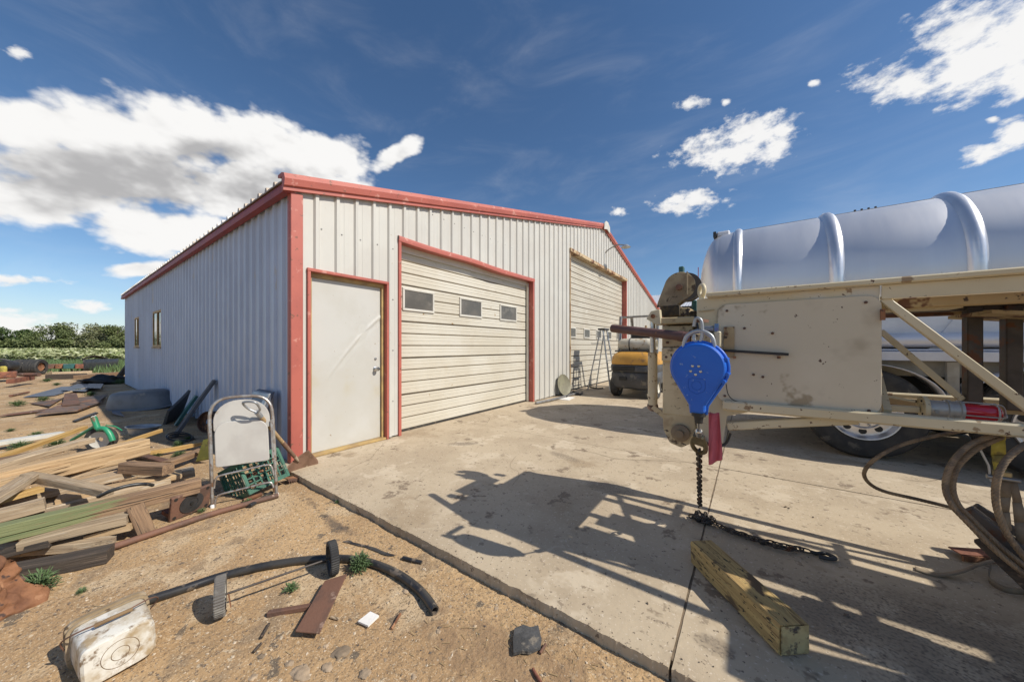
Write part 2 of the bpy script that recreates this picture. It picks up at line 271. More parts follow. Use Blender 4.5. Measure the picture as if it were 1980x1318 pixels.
def concrete_oil():
    # oily, speckled stain where machines have been parked: a patch with its own ragged outline
    m = MATS['concrete']; nt = m.node_tree; N = nt.nodes; L = nt.links; b = N['Principled BSDF']
    col = b.inputs['Base Color'].links[0].from_socket
    ge = N.new('ShaderNodeNewGeometry')
    def blob(loc, sca, rot):
        mp = N.new('ShaderNodeMapping'); mp.vector_type = 'TEXTURE'; mp.inputs['Location'].default_value = loc; mp.inputs['Scale'].default_value = sca; mp.inputs['Rotation'].default_value = (0, 0, rot)
        L.new(ge.outputs['Position'], mp.inputs[0]); ln = N.new('ShaderNodeVectorMath'); ln.operation = 'LENGTH'; L.new(mp.outputs[0], ln.inputs[0])
        s = N.new('ShaderNodeMath'); s.operation = 'SUBTRACT'; s.inputs[0].default_value = 1; L.new(ln.outputs['Value'], s.inputs[1]); return s.outputs[0]
    def mathn(op, a, c):
        n = N.new('ShaderNodeMath'); n.operation = op
        for i, v in enumerate((a, c)):
            if hasattr(v, 'node'): L.new(v, n.inputs[i])
            else: n.inputs[i].default_value = v
        return n.outputs[0]
    f = None
    for loc, sca, rot in (((.75, 2.15, 0), (.85, .55, 1), .1), ((-.12, 1.62, 0), (.10, .07, 1), 0), ((1.7, 2.3, 0), (.8, .6, 1), 0), ((-3.0, 3.1, 0), (.28, .10, 1), .7), ((-1.7, 3.4, 0), (.30, .10, 1), -.3), ((-1.0, 2.9, 0), (.3, .2, 1), 0)):
        v = blob(loc, sca, rot); f = v if f is None else mathn('MAXIMUM', f, v)
    for sc, th, dark, amt in ((70, .62, (.06, .05, .04), .8), (4, .50, (.20, .16, .115), .6)):
        nz = N.new('ShaderNodeTexNoise'); nz.inputs['Scale'].default_value = sc; nz.inputs['Detail'].default_value = 6; L.new(ge.outputs['Position'], nz.inputs['Vector'])
        mr = N.new('ShaderNodeMapRange'); mr.interpolation_type = 'SMOOTHSTEP'; L.new(mathn('ADD', nz.outputs['Fac'], mathn('MULTIPLY', mathn('MINIMUM', f, .3), .7)), mr.inputs[0])
        mr.inputs[1].default_value = th + .02; mr.inputs[2].default_value = th + .30; mr.inputs[4].default_value = amt
        gate = N.new('ShaderNodeMapRange'); gate.interpolation_type = 'SMOOTHSTEP'; L.new(f, gate.inputs[0]); gate.inputs[1].default_value = 0; gate.inputs[2].default_value = .6
        x = N.new('ShaderNodeMix'); x.data_type = 'RGBA'; L.new(mathn('MULTIPLY', mr.outputs[0], gate.outputs[0]), x.inputs[0]); L.new(col, x.inputs[6]); x.inputs[7].default_value = (*dark, 1); col = x.outputs[2]
    L.new(col, b.inputs['Base Color'])
concrete_oil()
def beam_paint():
    m = MATS['beam_painted']; nt = m.node_tree; N = nt.nodes; L = nt.links; b = N['Principled BSDF']; col = b.inputs['Base Color'].links[0].from_socket
    tc = N.new('ShaderNodeTexCoord'); sp = N.new('ShaderNodeSeparateXYZ'); L.new(tc.outputs['Object'], sp.inputs[0]); mp = N.new('ShaderNodeMapping'); mp.inputs['Scale'].default_value = (1.2, 12, 12); L.new(tc.outputs['Object'], mp.inputs[0])
    nz = N.new('ShaderNodeTexNoise'); nz.inputs['Scale'].default_value = 6; nz.inputs['Detail'].default_value = 5; L.new(mp.outputs[0], nz.inputs['Vector'])
    g = N.new('ShaderNodeMapRange'); L.new(sp.outputs[0], g.inputs[0]); g.inputs[1].default_value = -.25; g.inputs[2].default_value = .40; g.inputs[3].default_value = .34; g.inputs[4].default_value = -.34
    a = N.new('ShaderNodeMath'); a.operation = 'ADD'; L.new(nz.outputs['Fac'], a.inputs[0]); L.new(g.outputs[0], a.inputs[1])
    r = N.new('ShaderNodeMapRange'); r.interpolation_type = 'SMOOTHSTEP'; L.new(a.outputs[0], r.inputs[0]); r.inputs[1].default_value = .47; r.inputs[2].default_value = .66; r.inputs[4].default_value = .72
    x = N.new('ShaderNodeMix'); x.data_type = 'RGBA'; L.new(r.outputs[0], x.inputs[0]); L.new(col, x.inputs[6]); x.inputs[7].default_value = (.16, .225, .095, 1); L.new(x.outputs[2], b.inputs['Base Color'])
beam_paint()
def dirt_mat():
    m = M('dirt', (.48, .32, .165), (.38, .245, .125), .9, detail=5, rough=.95, bump=.9, bscale=34, bdist=.012, world=True,
          spots=(((.50, .37, .225), 1.6, .55, .14), ((.31, .215, .125), 2.6, .60, .12), ((.55, .44, .30), 26, .68, .14), ((.19, .13, .08), 40, .67, .06), ((.15, .115, .08), 6, .70, .05), ((.21, .145, .085), 90, .60, .08), ((.58, .46, .31), 130, .64, .06)))
    return m
dirt_mat()
def dark_soil():
    # damp, darker soil by the slab edge and spilled dark stuff near the chair: ragged patches of their own shape
    m = MATS['dirt']; nt = m.node_tree; N = nt.nodes; L = nt.links; b = N['Principled BSDF']; col = b.inputs['Base Color'].links[0].from_socket; ge = N.new('ShaderNodeNewGeometry')
    for (x, y, sx, sy, c, th) in ((-.75, 1.08, .85, .34, (.25, .16, .09), .10), (-3.02, 1.28, .22, .07, (.06, .05, .045), .14), (-2.45, 1.22, .35, .06, (.08, .065, .055), .16), (-3.9, .7, .5, .5, (.20, .13, .08), .12), (-6.0, .3, 1.6, .9, (.24, .17, .105), .10), (-.2, .75, .5, .25, (.58, .48, .35), .2)):
        mp = N.new('ShaderNodeMapping'); mp.vector_type = 'TEXTURE'; mp.inputs['Location'].default_value = (x, y, 0); mp.inputs['Scale'].default_value = (sx, sy, 10); L.new(ge.outputs['Position'], mp.inputs[0])
        ln = N.new('ShaderNodeVectorMath'); ln.operation = 'LENGTH'; L.new(mp.outputs[0], ln.inputs[0])
        nz = N.new('ShaderNodeTexNoise'); nz.inputs['Scale'].default_value = 9; nz.inputs['Detail'].default_value = 5; nz.inputs['Roughness'].default_value = .7; L.new(ge.outputs['Position'], nz.inputs['Vector'])
        a = N.new('ShaderNodeMath'); a.operation = 'MULTIPLY_ADD'; L.new(nz.outputs['Fac'], a.inputs[0]); a.inputs[1].default_value = 3.2; a.inputs[2].default_value = -1.1
        s = N.new('ShaderNodeMath'); s.operation = 'SUBTRACT'; L.new(a.outputs[0], s.inputs[0]); L.new(ln.outputs['Value'], s.inputs[1])
        r = N.new('ShaderNodeMapRange'); r.interpolation_type = 'SMOOTHSTEP'; L.new(s.outputs[0], r.inputs[0]); r.inputs[1].default_value = -.35; r.inputs[2].default_value = .45; r.inputs[4].default_value = .75
        x_ = N.new('ShaderNodeMix'); x_.data_type = 'RGBA'; L.new(r.outputs[0], x_.inputs[0]); L.new(col, x_.inputs[6]); x_.inputs[7].default_value = (*c, 1); col = x_.outputs[2]
    L.new(col, b.inputs['Base Color'])
dark_soil()
# ---------------------------------------------------------------- mesh helpers
ROOT = {}
def tag(o, label=None, cat=None, group=None, kind=None):
    if label: o['label'] = label
    if cat: o['category'] = cat
    if group: o['group'] = group
    if kind: o['kind'] = kind
    return o
def thing(name, label, cat, loc, rot=None, group=None, kind=None):
    o = bpy.data.objects.new(name, None); COL.objects.link(o); o.location = loc; o.empty_display_size = .1
    if rot is not None: o.rotation_euler = rot
    ROOT[o] = Vector((0, 0, 0)) if rot is not None else Vector(loc)
    return tag(o, label, cat, group, kind)
def frame_of(d, up=(0, 0, 1)):
    x = Vector(d).normalized(); up = Vector(up)
    if abs(x.dot(up)) > .995: up = Vector((0, 1, 0)) if abs(x.y) < .9 else Vector((1, 0, 0))
    y = up.cross(x).normalized(); z = x.cross(y); return x, y, z
class MB:
    def __init__(s): s.v = []; s.f = []
    def quadbox(s, pts):
        b = len(s.v); s.v += [Vector(p) for p in pts]
        s.f += [tuple(b + i for i in q) for q in ((3, 2, 1, 0), (4, 5, 6, 7), (0, 1, 5, 4), (1, 2, 6, 5), (2, 3, 7, 6), (3, 0, 4, 7))]; return s
    def box(s, c, d):
        x, y, z = c; a, b, e = d[0] / 2, d[1] / 2, d[2] / 2
        return s.quadbox([(x - a, y - b, z - e), (x + a, y - b, z - e), (x + a, y + b, z - e), (x - a, y + b, z - e), (x - a, y - b, z + e), (x + a, y - b, z + e), (x + a, y + b, z + e), (x - a, y + b, z + e)])
    def bb(s, x0, x1, y0, y1, z0, z1): return s.box(((x0 + x1) / 2, (y0 + y1) / 2, (z0 + z1) / 2), (abs(x1 - x0), abs(y1 - y0), abs(z1 - z0)))
    def beam(s, p0, p1, w, h, up=(0, 0, 1)):
        p0, p1 = Vector(p0), Vector(p1); x, y, z = frame_of(p1 - p0, up); y = y * w / 2; z = z * h / 2
        return s.quadbox([p0 - y - z, p0 + y - z, p1 + y - z, p1 - y - z, p0 - y + z, p0 + y + z, p1 + y + z, p1 - y + z])
    def tube(s, path, r, n=8, cap=True, closed=False):
        P = [Vector(p) for p in path]; k = len(P); b = len(s.v); R = r if isinstance(r, (list, tuple)) else [r] * k
        up = None
        for i in range(k):
            if closed: t = P[(i + 1) % k] - P[i - 1]
            else: t = P[min(i + 1, k - 1)] - P[max(i - 1, 0)]
            t.normalize()
            if up is None:
                up = Vector((0, 0, 1)) if abs(t.z) < .9 else Vector((1, 0, 0))
            y = (up - t * up.dot(t)).normalized(); up = y; z = t.cross(y)
            for j in range(n):
                a = 2 * math.pi * j / n; s.v.append(P[i] + (y * math.cos(a) + z * math.sin(a)) * R[i])
        for i in range(k if closed else k - 1):
            i2 = (i + 1) % k
            for j in range(n):
                j2 = (j + 1) % n; s.f.append((b + i * n + j, b + i * n + j2, b + i2 * n + j2, b + i2 * n + j))
        if cap and not closed:
            s.f.append(tuple(b + j for j in range(n))[::-1]); s.f.append(tuple(b + (k - 1) * n + j for j in range(n)))
        return s
    def lathe(s, prof, o, axis, n=24, rmod=None, a0=0.0, a1=None):
        x, y, z = frame_of(axis); o = Vector(o); b = len(s.v); m = len(prof); full = a1 is None
        steps = n if full else n + 1
        for i, (r, h) in enumerate(prof):
            for j in range(steps):
                a = (2 * math.pi * j / n) if full else a0 + (a1 - a0) * j / n
                rr = r * (rmod(i, j) if rmod else 1); s.v.append(o + x * h + (y * math.cos(a) + z * math.sin(a)) * rr)
        for i in range(m - 1):
            for j in range(n):
                j2 = (j + 1) % steps; s.f.append((b + i * steps + j, b + i * steps + j2, b + (i + 1) * steps + j2, b + (i + 1) * steps + j))
        if full and (prof[0][0] < 1e-6) == (prof[-1][0] < 1e-6) and prof[0] != prof[-1]:
            if prof[0][0] > 1e-6: s.f.append(tuple(b + j for j in range(n))[::-1])
            if prof[-1][0] > 1e-6: s.f.append(tuple(b + (m - 1) * n + j for j in range(n)))
        return s
    def ring(s, o, axis, R, r, n=24, m=8):
        x, y, z = frame_of(axis); o = Vector(o)
        return s.tube([o + (y * math.cos(2 * math.pi * i / n) + z * math.sin(2 * math.pi * i / n)) * R for i in range(n)], r, m, closed=True)
    def prism(s, poly, o, ex, ey, t):
        o, ex, ey = Vector(o), Vector(ex), Vector(ey); ez = ex.cross(ey).normalized() * t; b = len(s.v); n = len(poly)
        for k in (0, 1): s.v += [o + ex * p[0] + ey * p[1] + ez * k for p in poly]
        s.f.append(tuple(b + i for i in range(n))[::-1]); s.f.append(tuple(b + n + i for i in range(n)))
        for i in range(n): j = (i + 1) % n; s.f.append((b + i, b + j, b + n + j, b + n + i))
        return s
    def grid(s, fn, nu, nv):
        b = len(s.v)
        for i in range(nu + 1):
            for j in range(nv + 1): s.v.append(Vector(fn(i / nu, j / nv)))
        for i in range(nu):
            for j in range(nv): a = b + i * (nv + 1) + j; s.f.append((a, a + 1, a + nv + 2, a + nv + 1))
        return s
    def quad(s, a, b, c, d): n = len(s.v); s.v += [Vector(a), Vector(b), Vector(c), Vector(d)]; s.f.append((n, n + 1, n + 2, n + 3)); return s
    def blob(s, c, r, seed=0, sub=1, amp=.18):
        bm = bmesh.new(); bmesh.ops.create_icosphere(bm, subdivisions=sub, radius=1); b = len(s.v)
        for v in bm.verts:
            k = 1 + amp * noise.noise(v.co * 1.7 + Vector((seed * 3.1, seed * 1.7, 0))); s.v.append(Vector(c) + Vector((v.co.x * r[0], v.co.y * r[1], v.co.z * r[2])) * k)
        for f in bm.faces: s.f.append(tuple(b + v.index for v in f.verts))
        bm.free(); return s
    def mesh(s, name, mat, org=None, smooth=None, recalc=True):
        me = bpy.data.meshes.new(name); o = org or Vector((0, 0, 0))
        me.from_pydata([v - o for v in s.v], [], s.f)
        if recalc:
            bm = bmesh.new(); bm.from_mesh(me); bmesh.ops.recalc_face_normals(bm, faces=bm.faces); bm.to_mesh(me); bm.free()
        if mat: me.materials.append(MATS[mat])
        if smooth is not None:
            me.polygons.foreach_set('use_smooth', [True] * len(me.polygons)); me.set_sharp_from_angle(angle=math.radians(smooth))
        me.update(); return me
    def build(s, name, mat, parent=None, smooth=None, bevel=0, org=None, seg=1, recalc=True, kind=None, label=None):
        if name in ('tyre', 'wheel', 'trailer_tyre', 'rim', 'hub', 'trailer_rim'): s.f = [f for f in s.f if len(f) == 4]
        if parent is not None: o_ = ROOT[parent]
        else: o_ = Vector(org) if org is not None else Vector((0, 0, 0))
        o = bpy.data.objects.new(name, s.mesh(name, mat, o_, smooth, recalc)); COL.objects.link(o); ROOT[o] = o_
        if parent is not None: o.parent = parent
        else: o.location = o_
        if bevel:
            md = o.modifiers.new('bevel', 'BEVEL'); md.width = bevel; md.segments = seg; md.limit_method = 'ANGLE'; md.angle_limit = math.radians(38)
        if kind: o['kind'] = kind
        if label: o['label'] = label
        return o
    def item(s, name, label, cat, mat, group=None, **k):
        n = len(s.v); c = sum(s.v, Vector()) / n; c.z = min(v.z for v in s.v)
        return tag(s.build(name, mat, None, org=c, **k), label, cat, group)
def spline(pts, n=8):
    P = [Vector(p) for p in pts]; out = []
    for i in range(len(P) - 1):
        p0, p1, p2, p3 = P[max(i - 1, 0)], P[i], P[i + 1], P[min(i + 2, len(P) - 1)]
        for k in range(n):
            t = k / n; out.append(.5 * ((2 * p1) + (p2 - p0) * t + (2 * p0 - 5 * p1 + 4 * p2 - p3) * t * t + (3 * p1 - p0 - 3 * p2 + p3) * t ** 3))
    out.append(P[-1]); return out
def dup(o, loc, rotz=0.0, sc=1.0, label=None):
    c = o.copy(); COL.objects.link(c); c.location = loc; c.rotation_euler = (0, 0, rotz); c.scale = (sc, sc, sc); ROOT[c] = Vector((0, 0, 0))
    if label: c['label'] = label
    for ch in o.children:
        k = ch.copy(); COL.objects.link(k); k.parent = c
        for g in ch.children:
            q = g.copy(); COL.objects.link(q); q.parent = k
    return c
# ================================================================ large structure
FX, FY = -4.0, 1.53            # building corner: front wall plane X = FX, side wall plane Y = FY
def gz(x, y):
    if y > 1.46 and (x > -4.1 or y > 1.9): return -.15
    p = Vector((x, y, 0)); z = -.055 + .016 * noise.noise(p * .9) + .007 * noise.noise(p * 3.7 + Vector((5, 1, 0)))
    if x > -6 and abs(y) < 2: z += .0045 * noise.noise(p * 13) + .003 * noise.noise(p * 31)
    if y < -30 or x < -26: z = -.07
    return z
def GD(px, py, dz=0.0):
    p = G(px, py, -.055); z = gz(p.x, p.y) + dz; p = G(px, py, z); return p
def make_ground():
    def line(segs):
        out = []
        for a, b, st in segs:
            n = max(1, round((b - a) / st)); out += [a + (b - a) * i / n for i in range(n)]
        out.append(segs[-1][1]); return out
    xs = line([(-2500, -300, 550), (-300, -60, 60), (-60, -18, 3), (-18, -6, .12), (-6, 1.3, .022), (1.3, 6, .4), (6, 60, 9), (60, 2500, 600)])
    ys = line([(-2500, -100, 600), (-100, -10, 15), (-10, -1.6, .5), (-1.6, -.5, .1), (-.5, 1.5, .022), (1.5, 3, .3), (3, 30, 3), (30, 2500, 620)])
    m = MB(); ny = len(ys)
    for x in xs:
        for y in ys: m.v.append(Vector((x, y, gz(x, y))))
    for i in range(len(xs) - 1):
        for j in range(ny - 1): a = i * ny + j; m.f.append((a, a + ny, a + ny + 1, a + 1))
    tag(m.build('ground', 'dirt', smooth=180, recalc=False), kind='structure')
make_ground()
def make_slab():
    root = thing('concrete_apron', None, None, (0, 0, 0), (0, 0, 0), kind='structure')
    gx = [-4.45, -.25, 3.5, 9]; gy = [1.40, 4.03, 6.7, 9.4, 14, 22]
    g = .0055
    for i in range(3):
        for j in range(5):
            x0, x1, y0, y1 = gx[i] + g, gx[i + 1] - g, gy[j] + g, gy[j + 1] - g
            if i == 0: x0 = -4.45
            poly = []
            def edge(a, b, amp, st):
                n = max(2, int((Vector(b) - Vector(a)).length / st)); a, b = Vector(a), Vector(b); d = (b - a).normalized(); nn = Vector((-d.y, d.x, 0))
                for k in range(n):
                    p = a + (b - a) * k / n; q = p * 9 + Vector((i * 7, j * 5, 2))
                    o = amp * (.5 * noise.noise(q * .3) + .25 * noise.noise(q) + .4 * noise.noise(q * 4.3) + .5 * noise.noise(q * 11)) if k else 0
                    poly.append(p + nn * o)
            edge((x0, y0, 0), (x1, y0, 0), .013 if j == 0 else .004, .012 if j == 0 else .05)
            edge((x1, y0, 0), (x1, y1, 0), .004, .05); edge((x1, y1, 0), (x0, y1, 0), .004, .05); edge((x0, y1, 0), (x0, y0, 0), .004, .05)
            m = MB(); m.prism([(p.x, p.y) for p in poly], (0, 0, -.13), (1, 0, 0), (0, 1, 0), .13 - .0015 * ((i + j) % 2))
            m.build('slab_panel', 'concrete', root)
    m = MB(); m.bb(-4.4, 8.9, 1.45, 21.9, -.12, -.0045); m.build('joint_filler', 'crack_dirt', root)
    def crack(pts, w):
        P = spline(pts, 10); m = MB(); k = len(P)
        for q, p in enumerate(P):
            t = (P[min(q + 1, k - 1)] - P[max(q - 1, 0)]).normalized(); nn = Vector((-t.y, t.x, 0))
            off = .012 * noise.noise(p * 9) + .006 * noise.noise(p * 30); ww = w * (.35 + 1.1 * abs(noise.noise(p * 14))) * (1 if 0 < q < k - 1 else .1)
            c = p + nn * off; m.v += [Vector((c.x - nn.x * ww, c.y - nn.y * ww, .0022)), Vector((c.x + nn.x * ww, c.y + nn.y * ww, .0022))]
        for q in range(k - 1): m.f.append((2 * q, 2 * q + 1, 2 * q + 3, 2 * q + 2))
        m.build('crack', 'crack_dirt', root)
    crack([G(*p) for p in ((746, 853), (728, 872), (716, 886), (690, 898), (660, 916))], .0028)
    crack([G(*p) for p in ((1386, 905), (1340, 895), (1290, 891), (1230, 889), (1190, 886), (1150, 876), (1110, 868))], .004)
    crack([G(*p) for p in ((938, 822), (946, 808), (925, 798), (942, 786), (930, 776))], .003)
    crack([G(*p) for p in ((1000, 880), (985, 900), (1003, 915), (990, 940))], .002)
    crack([G(*p) for p in ((1880, 905), (1800, 930), (1740, 925))], .0025)
make_slab()
# ---------------------------------------------------------------- workshop building
RIB = .235
def rib_off(s):
    c = round(s / RIB) * RIB; d = abs(s - c)
    if d < .017: return .028
    if d < .034: return .028 * (.034 - d) / .017
    e = min(abs(d - .085), abs(d - .085)); return .003 if e < .006 else 0.0
def rib_breaks(s0, s1):
    out = []; k = int(s0 / RIB) - 1
    while k * RIB < s1 + RIB:
        c = k * RIB; out += [c - .091, c - .085, c - .079, c - .034, c - .0171, c + .0171, c + .034, c + .079, c + .085, c + .091]; k += 1
    return sorted(x for x in out if s0 + 1e-4 < x < s1 - 1e-4)
def rib_sheet(pt, s0, s1, zlo, ztop, openings):
    m = MB(); br = [s0] + rib_breaks(s0, s1) + [s1]
    for (a, b, _, _) in openings:
        for e in (a, b):
            if s0 < e < s1: br.append(e)
    br = sorted(br)
    for q in range(len(br) - 1):
        a, b = br[q], br[q + 1]; mid = (a + b) / 2; lo = zlo
        for (oa, ob, oz0, oz1) in openings:
            if oa < mid < ob:
                if oz0 > lo + .01: m.quad(pt(a, lo, rib_off(a)), pt(b, lo, rib_off(b)), pt(b, oz0, rib_off(b)), pt(a, oz0, rib_off(a)))
                lo = oz1
        if ztop(mid) > lo: m.quad(pt(a, lo, rib_off(a)), pt(b, lo, rib_off(b)), pt(b, ztop(b), rib_off(b)), pt(a, ztop(a), rib_off(a)))
    bm = bmesh.new(); vs = [bm.verts.new(v) for v in m.v]
    for f in m.f: bm.faces.new([vs[i] for i in f])
    bmesh.ops.remove_doubles(bm, verts=bm.verts, dist=1e-4); bm.verts.index_update()
    n = MB(); n.v = [v.co.copy() for v in bm.verts]; n.f = [tuple(v.index for v in f.verts) for f in bm.faces]; bm.free(); return n
WID, LEN, EAVE, SL = 18.6, 13.57, 2.97, .246
def ztop_front(s): return EAVE + SL * (s if s < WID / 2 else WID - s)
def make_workshop():
    B = thing('workshop_building', 'long white ribbed metal workshop with red trim and two garage doors', 'building', (FX, FY, 0))
    ops = [(.15, 1.13, 0, 2.09), (1.34, 4.88, 0, 2.75), (6.79, 11.9, 0, 3.92)]
    s = 0.0
    while s < WID - .01:
        e = min(s + .705, WID); rib_sheet(lambda a, z, o: Vector((FX + o, FY + a, z)), s + .001, e, .02, ztop_front, ops).build('wall_panel', 'wall_white', B, recalc=False); s = e
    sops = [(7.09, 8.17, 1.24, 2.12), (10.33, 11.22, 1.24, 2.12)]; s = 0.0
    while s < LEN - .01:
        e = min(s + .705, LEN); rib_sheet(lambda a, z, o: Vector((FX - a, FY - o, z)), s + .001, e, -.02, lambda q: EAVE, sops).build('wall_panel', 'wall_shade_tinted', B, recalc=False); s = e
    # far and right hand walls, floor closes the box
    m = MB(); m.prism([(0, -.1), (WID, -.1), (WID, EAVE), (WID / 2, ztop_front(WID / 2)), (0, EAVE)], (FX - LEN, FY, 0), (0, 1, 0), (0, 0, 1), .05); m.build('rear_wall', 'wall_white', B)
    m = MB(); m.bb(FX - LEN + .05, FX - .02, FY + WID - .05, FY + WID, -.1, EAVE); m.build('far_side_wall', 'wall_white', B)
    # roof slopes: ribbed sheets running up the slope
    for side in (0, 1):
        m = MB(); x = FX + .07; br = rib_breaks(-.07, LEN + .07); br = [-.07] + br + [LEN + .07]
        yA, yR = (FY - .10, FY + WID / 2) if side == 0 else (FY + WID + .10, FY + WID / 2)
        zA = EAVE + .065 - SL * .1; zR = EAVE + .065 + SL * WID / 2
        for q, a in enumerate(br):
            o = rib_off(a) * 1.5; m.v += [Vector((FX - a, yA, zA + o)), Vector((FX - a, yR, zR + o)), Vector((FX - a, yR, zR - .03)), Vector((FX - a, yA, zA - .012))]
        for q in range(len(br) - 1):
            b = q * 4
            for k in range(4): m.f.append((b + k, b + 4 + k, b + 4 + (k + 1) % 4, b + (k + 1) % 4))
        m.f += [(0, 1, 2, 3), tuple(len(m.v) - 4 + k for k in (3, 2, 1, 0))]
        m.build('roof_slope', 'roof_metal', B)
    # trims
    m = MB(); m.prism([(0, 0), (.07, 0), (.07, .055), (.055, .10), (.02, .125), (0, .125)][::-1], (FX + .03, FY - .033, EAVE - .088), (0, -1, 0), (0, 0, 1), LEN + .06)
    # prism extrudes along ex x ey = (-1,0,0)
    m.build('eave_trim', 'red_dark', B)
    for a, b_, y0, y1 in ((0, WID / 2 * .47, 0, 0), (WID / 2 * .47 + .003, WID / 2, 0, 0), (WID / 2, WID, 0, 0)):
        m = MB(); P = []
        for q in (a, b_):
            yy = FY + q; z = ztop_front(q)
            if q == 0: yy -= .115; z -= SL * .115
            if q == WID: yy += .115; z -= SL * .115
            P.append([(FX + .024, yy, z - .06), (FX + .062, yy, z - .06), (FX + .062, yy, z - .02), (FX + .085, yy, z - .012), (FX + .10, yy, z + .055), (FX + .075, yy, z + .115), (FX + .02, yy, z + .135), (FX - .08, yy, z + .13), (FX - .08, yy, z + .10), (FX + .024, yy, z + .09)])
        k = len(P[0]); m.v = [Vector(p) for r in P for p in r]
        for i in range(k): j = (i + 1) % k; m.f.append((i, j, k + j, k + i))
        m.f += [tuple(range(k))[::-1], tuple(range(k, 2 * k))]; m.build('rake_trim', 'red_trim', B)
    m = MB(); zr = ztop_front(WID / 2); m.prism([(-.28, -.13), (-.26, .07), (-.10, .19), (.10, .19), (.26, .07), (.28, -.13), (.0, -.06)], (FX + .105, FY + WID / 2 + .1, zr), (0, 1, 0), (0, 0, 1), .02); m.build('ridge_cap', 'vinyl_white', B)
    m = MB(); m.bb(FX + .006, FX + .034, FY - .034, FY + .085, -.03, EAVE - .065); m.bb(FX - .055, FX + .0055, FY - .036, FY - .004, -.03, EAVE - .062); m.build('corner_trim', 'red_trim', B, bevel=.004)
    # screws
    m = MB()
    for z in (.12, .62, 1.235, 1.82, 2.42):
        for k in range(0, 58):
            a = k * RIB + .055
            if a < LEN: m.lathe([(.009, 0), (.009, .004), (.004, .007)], (FX - a, FY - .001, z + .004 * noise.noise(Vector((k, z, 0)))), (0, -1, 0), 6)
    for z in (.5, 1.2, 1.9, 2.6, 3.3, 4.0):
        for k in range(0, 79):
            a = k * RIB + .055
            if z < ztop_front(a) - .1 and not any(o[0] - .05 < a < o[1] + .05 and z < o[3] + .05 for o in ops): m.lathe([(.009, 0), (.009, .004), (.004, .007)], (FX + .001, FY + a, z), (1, 0, 0), 6)
    m.build('screws', 'steel_dull', B, kind='stuff')
    # person door
    y0, y1 = FY + .15, FY + 1.13
    D = MB()
    def leaf(u, v):
        y = y0 + .055 + u * (y1 - y0 - .11); z = .035 + v * 2.005
        # a long crease where the sheet was bent: from lower left to the upper right edge
        t = (u - .15) / .85; zc = .80 + .85 * t - .25 * t * (1 - t) * -1; d = (z - zc) if t > 0 else 9
        dd = .011 * math.exp(-(d / .022) ** 2) - .004 * math.exp(-((d + .05) / .04) ** 2) if t > 0 else 0
        dd *= min(1, max(0, t) * 3); dd -= .012 * math.exp(-((u - .72) ** 2 + ((z - 1.44) * .6) ** 2) / .004)
        return (FX - .062 + dd + .0012 * noise.noise(Vector((u * 5, v * 9, 0))), y, z)
    d = D.grid(leaf, 60, 110).build('door', 'door_white', B, smooth=180)
    m = MB(); m.bb(FX - .10, FX - .066, y0 + .05, y1 - .05, .03, 2.045); m.build('door_core', 'door_white', d)
    m = MB(); m.lathe([(.03, 0), (.033, .006), (.014, .012), (.012, .032), (.026, .040), (.03, .054), (.024, .068), (0, .071)], (FX - .062, y1 - .125, .955), (1, 0, 0), 16); m.build('door_knob', 'steel_bright', d, smooth=40)
    m = MB(); m.lathe([(.016, 0), (.015, .012), (.0, .014)], (FX - .062, y1 - .125, 1.09), (1, 0, 0), 12); m.build('lock', 'steel_dull', d, smooth=40)
    fr = MB(); fr.bb(FX - .11, FX + .036, y0 - .018, y0 + .014, 0, 2.09); fr.bb(FX - .11, FX + .036, y1 - .014, y1 + .018, 0, 2.09); fr.bb(FX - .11, FX + .038, y0 - .02, y1 + .02, 2.091, 2.125); fr.build('door_frame', 'red_trim', B, bevel=.003)
    m = MB(); m.bb(FX - .10, FX - .03, y0 + .0145, y0 + .05, .02, 2.09); m.bb(FX - .10, FX - .03, y1 - .05, y1 - .0145, .02, 2.09); m.bb(FX - .10, FX - .03, y0 + .051, y1 - .051, 2.045, 2.09); m.build('door_stop', 'threshold', B)
    m = MB(); m.bb(FX - .12, FX + .025, y0 + .016, y1 - .016, .002, .03); m.build('threshold', 'threshold', B, bevel=.004)
    # garage doors
    def gdoor(a, b, top, nsec, pans, mat, wins, wz, ww, wh, name):
        X0 = FX - .15; ya, yb = FY + a, FY + b; hs = top / nsec
        secs = []
        for i in range(nsec):
            z0 = i * hs + .02 if i == 0 else i * hs; m = MB(); prof = []
            for p in range(pans):
                q0 = z0 + p * (hs - (.02 if i == 0 else 0)) / pans; q1 = z0 + (p + 1) * (hs - (.02 if i == 0 else 0)) / pans; h = q1 - q0
                dp = .022 if p == 0 else .019
                prof += [(q0 + .0005, -dp), (q0 + .010, -dp), (q0 + .018, 0), (q0 + h * .36, .001), (q0 + h * .38, -.004), (q0 + h * .42, -.004), (q0 + h * .44, .001), (q0 + h * .66, .001), (q0 + h * .68, -.004), (q0 + h * .72, -.004), (q0 + h * .74, .001), (q1 - .008, 0)]
            n = 24
            for (z, o) in prof:
                for k in range(n + 1):
                    y = ya + (yb - ya) * k / n; wob = .004 * noise.noise(Vector((y * 1.3, z * 1.1, i))); m.v.append(Vector((X0 + o + wob, y, z)))
            for r in range(len(prof) - 1):
                for k in range(n): c = r * (n + 1) + k; m.f.append((c, c + 1, c + n + 2, c + n + 1))
            secs.append(m.build('door_section', mat, B, smooth=25)); g_ = MB()
            for p in range(pans):
                q0 = z0 + p * (hs - (.02 if i == 0 else 0)) / pans; g_.bb(X0 - .021, X0 - .012, ya + .002, yb - .002, q0 + .0006, q0 + .0125)
            g_.build('groove_strip', 'groove', secs[-1], kind='stuff')  # dark strip along the floor of each pan groove
        m = MB(); m.bb(X0 - .06, X0 - .022, ya, yb, .0, top); m.build('door_backing', 'groove', B)
